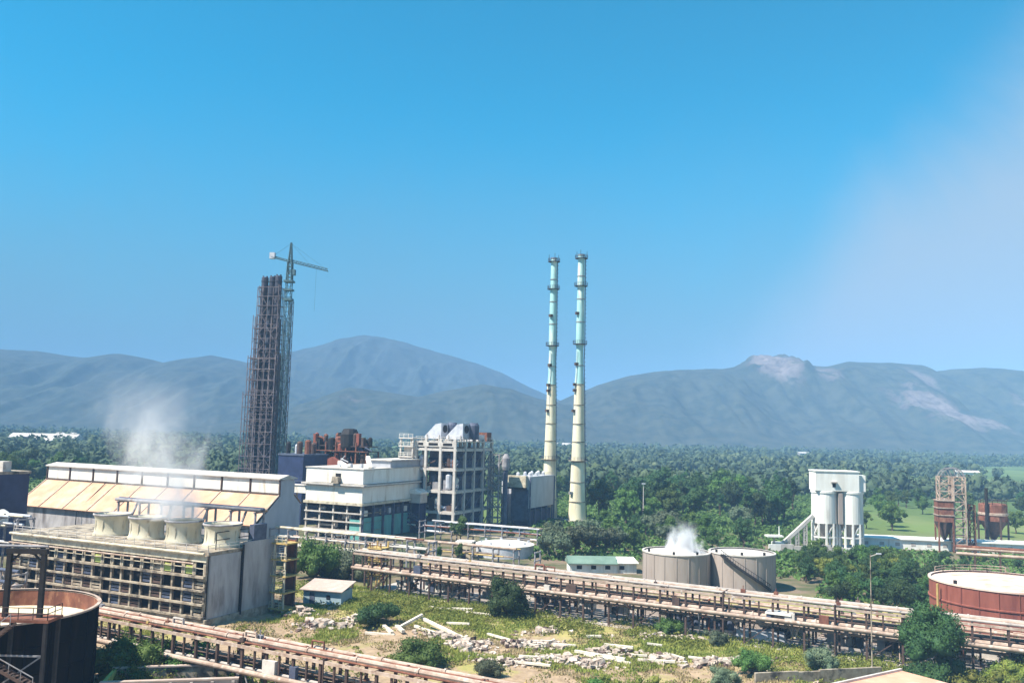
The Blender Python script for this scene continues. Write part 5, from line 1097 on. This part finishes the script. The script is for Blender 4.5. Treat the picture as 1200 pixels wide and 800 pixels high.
def weeds():
    g = np.random.default_rng(8); Vs, Qs, F3, o = [], [], [], 0
    for k in range(1900):
        x = g.uniform(-40, 70); y = 164+(x+27.5)*(-60.5/111.5)-3-abs(g.normal(0, 7)) if k < 1350 else g.uniform(95, 150)
        if y < 118+(x+66)*(-43.5/80)+2 or (x < -42 and y > 98) or fbm(np.array([x/9.]), np.array([y/9.]), 3, 4)[0] < .42: continue
        s = g.uniform(.35, 1.15); n = 34; d = g.normal(0, 1, (n, 3)); d /= np.linalg.norm(d, axis=1)[:, None]; d[:, 2] = abs(d[:, 2])
        p = np.array([x, y, gz(x, y)])+d*s*np.array([1.2, 1.2, .9]); v, q = leaf_quads(p, d, .17, g); Vs.append(v); Qs.append(q+o); o += len(v)
    tag(put(quads_mesh('weeds', np.concatenate(Vs), np.zeros((0, 3), np.int32), np.concatenate(Qs), 'leafy'), 'weeds'), 'leafy green weeds along the foot of the long pipe rack', 'weeds', kind='stuff')
weeds()
def rubble():
    g = np.random.default_rng(12); b1 = MB(); b2 = MB()
    spots = [(-27.5, 134.5, 4.2, 2.2, 130), (-23.5, 138.5, 3.0, 1.5, 60), (-5.0, 124, 3.4, 3.4, 130), (-9.0, 128.5, 3.5, 1.5, 70), (3.5, 126, 5.0, 2.4, 120), (9.5, 117, 5.0, 2.2, 150), (21.5, 119.5, 2.4, 2.0, 110), (15, 121.5, 4.5, 1.5, 70), (28.5, 117.5, 4.5, 1.6, 80), (1.0, 115, 4, 1.6, 60), (24, 130.5, 4.5, 1.0, 50), (34, 120, 4, 1.2, 40), (-33, 141, 3, 2, 50), (6, 133.5, 3, 1.0, 40), (38, 112, 4, 1.2, 40)]
    for (x, y, sx, sy, n) in spots:
        for k in range(n):
            px, py = g.normal(x, sx*.55), g.normal(y, sy*.6); d = math.exp(-((px-x)/sx)**2-((py-y)/sy)**2)
            s = g.uniform(.12, .42)*(1.5 if g.random() < .12 else 1); z = gz(px, py)+d*.7*g.random()
            r3 = Matrix.Rotation(g.uniform(0, 6), 3, 'Z') @ Matrix.Rotation(g.uniform(-.5, .5), 3, 'X')
            vs = [Vector((a*s*g.uniform(.7, 1.3), b*s*g.uniform(.5, 1), c*s*g.uniform(.35, .7))) for c in (-1, 1) for a, b in ((-1,-1),(1,-1),(1,1),(-1,1))]
            (b2 if g.random() < .16 else b1).add([r3 @ v+Vector((px, py, z+s*.2)) for v in vs], [(3,2,1,0),(4,5,6,7),(0,1,5,4),(1,2,6,5),(2,3,7,6),(3,0,4,7)])
    tag(b1.build('rubble', 'stone'), 'pale broken masonry rubble strewn in heaps over the open ground', 'rubble', kind='stuff')
    tag(b2.build('scrap', 'scrapm'), 'dark scrap lying among the pale rubble heaps', 'scrap', kind='stuff')
rubble()
def post(name, x0, y0, x1, y1, label, group, z0=.25, z1=.25, w=.34, m='plank'):
    c = Vector(((x0+x1)/2, (y0+y1)/2, 0)); a = math.atan2(y1-y0, x1-x0); ln = math.hypot(x1-x0, y1-y0); zc = gz(c.x, c.y)
    o = MB().box(-ln/2, ln/2, -w/2, w/2, -w*.4, w*.4).build(name, m); o.location = (c.x, c.y, zc+(z0+z1)/2); o.rotation_euler = (0, -math.atan2(z1-z0, ln), a)
    return tag(o, label, 'post', group)
PL = 'pale concrete post dumped %s'
def pl_where(a, b):
    if b > 140: return 'on the grass left of the round shrub'
    if a > 22: return 'in the rubble nearest the dark low wall'
    if a > 17: return 'against the dark heap of scrap right of the middle'
    if a > 8: return 'across the rubble in the middle of the open ground'
    if b < 119: return 'beside the foreground rack near the middle'
    if a > -4: return 'in the rubble in front of the round shrub'
    return 'on the grass right of the V of posts'
post('concrete_post', -16.0, 130.5, -12.6, 134.6, 'pale post leaning up to form the left leg of a V on the grass', None, .2, 1.5, .42)
post('concrete_post', -12.6, 134.6, -6.0, 127.6, 'long pale post sloping right from the top of the V', None, 1.4, .3, .45)
post('concrete_post', -13.4, 131.5, -10.2, 128.4, 'pale post lying inside the V of leaning posts', None, .5, .3, .42)
post('concrete_post', -10.2, 128.4, -5.6, 128.0, 'pale post lying flat at the foot of the V of posts', None, .3, .3, .42)
post('concrete_post', -18.2, 132.6, -16.4, 128.6, 'short pale post, leftmost of two beside the dark bush', None, .35, .3, .5)
post('concrete_post', -16.2, 131.8, -14.8, 128.6, 'short pale post, right one of two beside the dark bush', None, .35, .3, .5)
post('concrete_post', -20.5, 129.6, -16.0, 128.4, 'pale post lying flat below the dark bush', None, .2, .25, .4)
for (a, b, c, d) in ((-2.5, 131, 3.5, 124.6), (0, 127.3, 5.5, 124.2), (3.6, 128.8, 7.2, 128.3), (4.5, 126.4, 10.2, 125.0), (9.8, 121.6, 16.2, 117.6), (11, 120.6, 16.8, 116.6), (14.2, 124.6, 18.0, 122.8), (2, 117.4, 7.5, 116.2), (-1, 115.8, 6, 112.6), (15, 120.4, 19.5, 119.8), (18, 118.4, 22.8, 117.2), (25, 119.4, 31.5, 116.8), (27, 117.9, 33, 116.4), (12, 128.9, 14.2, 128.6), (20.5, 126.2, 22.6, 125.8), (-6.4, 145.2, -1.8, 142.8), (-13, 148.6, -9.2, 147.5), (-9.0, 147.3, -5.4, 146.1), (-9, 136.4, -5.4, 135.2), (22.5, 122.2, 24.4, 118.8), (20.2, 121.6, 21.8, 118.2)):
    post('concrete_post', a, b, c, d, PL % pl_where(a, b), 'dumped concrete posts', rnd.uniform(.2, .4), rnd.uniform(.2, .6), rnd.uniform(.28, .45))

# ------------------------------------------------------------------ steam
def steam(name, label, loc, size, dens, lean, r0, r1, seed, nscale, dome=0):
    m = bpy.data.materials.new(name+'_volume'); m.use_nodes = True; n = m.node_tree.nodes; l = m.node_tree.links; n.remove(n['Principled BSDF'])
    pv = n.new('ShaderNodeVolumePrincipled'); pv.inputs['Color'].default_value = (.97, .97, .98, 1); l.new(pv.outputs[0], n['Material Output'].inputs['Volume'])
    tcx = n.new('ShaderNodeTexCoord'); s = n.new('ShaderNodeSeparateXYZ'); l.new(tcx.outputs['Object'], s.inputs[0])
    def mth(op, a, b=None, c=False):
        q = n.new('ShaderNodeMath'); q.operation = op; q.use_clamp = c
        for i, v in enumerate((a, b)):
            if v is None: continue
            if isinstance(v, (int, float)): q.inputs[i].default_value = v
            else: l.new(v, q.inputs[i])
        return q.outputs[0]
    t = mth('DIVIDE', s.outputs[2], size[2])                      # 0 at the mouth, 1 at the top
    dx = mth('SUBTRACT', s.outputs[0], mth('MULTIPLY', t, lean)); no = n.new('ShaderNodeTexNoise'); no.inputs['Scale'].default_value = nscale; no.inputs['Detail'].default_value = 6; no.inputs['Roughness'].default_value = .62; no.inputs['Distortion'].default_value = .6
    mp = n.new('ShaderNodeMapping'); mp.inputs['Location'].default_value = (seed, seed*2, 0); mp.inputs['Scale'].default_value = (1, 1, .6); l.new(tcx.outputs['Object'], mp.inputs[0]); l.new(mp.outputs[0], no.inputs['Vector'])
    rad = mth('ADD', mth('MULTIPLY', t, r1-r0), r0)
    d = mth('DIVIDE', mth('SQRT', mth('ADD', mth('MULTIPLY', dx, dx), mth('MULTIPLY', s.outputs[1], s.outputs[1]))), rad)
    d = mth('ADD', d, mth('MULTIPLY', mth('SUBTRACT', no.outputs[0], .5), 3.6))
    core = mth('SUBTRACT', 1.0, d, True); fade = mth('POWER', mth('SUBTRACT', 1.0, t, True), 1.9)
    l.new(mth('MULTIPLY', mth('MULTIPLY', core, fade), dens), pv.inputs['Density'])
    b = MB().lathe([(r0*1.3, 0), ((r0+r1)*.75, size[2]*.4), (max(r1*1.25, r0), size[2]*.97)], 20)
    b.v = [(x+lean*z/size[2], y, z) for x, y, z in b.v]
    o = b.build(name, m); o.location = loc; tag(o, label, 'steam', kind='stuff'); return o
cx_, cy_ = W(-96-14.5, 106.4); steam('steam_plume', 'thin white steam drifting up from the cooling tower fans', (cx_, cy_, 14.3), (0, 0, 25), .46, -7.5, 4.6, 9.5, 3, .2)
steam('steam_puff', 'dense white steam puffing from the left beige tank', (35.2, 175, 6.9), (0, 0, 6.4), 2.6, .9, 3.6, 2.2, 5, .5)

# ------------------------------------------------------------------ haze
hz = bpy.data.materials.new('haze_air'); hz.use_nodes = True; n = hz.node_tree.nodes; n.remove(n['Principled BSDF'])
pv = n.new('ShaderNodeVolumePrincipled'); pv.inputs['Color'].default_value = (.36, .64, 1, 1); pv.inputs['Density'].default_value = 2.75e-4; pv.inputs['Anisotropy'].default_value = -.5
hz.node_tree.links.new(pv.outputs[0], n['Material Output'].inputs['Volume'])
tag(MB().box(-9300, 9300, -1800, 9800, -14, 398).build('haze', hz), kind='stuff')
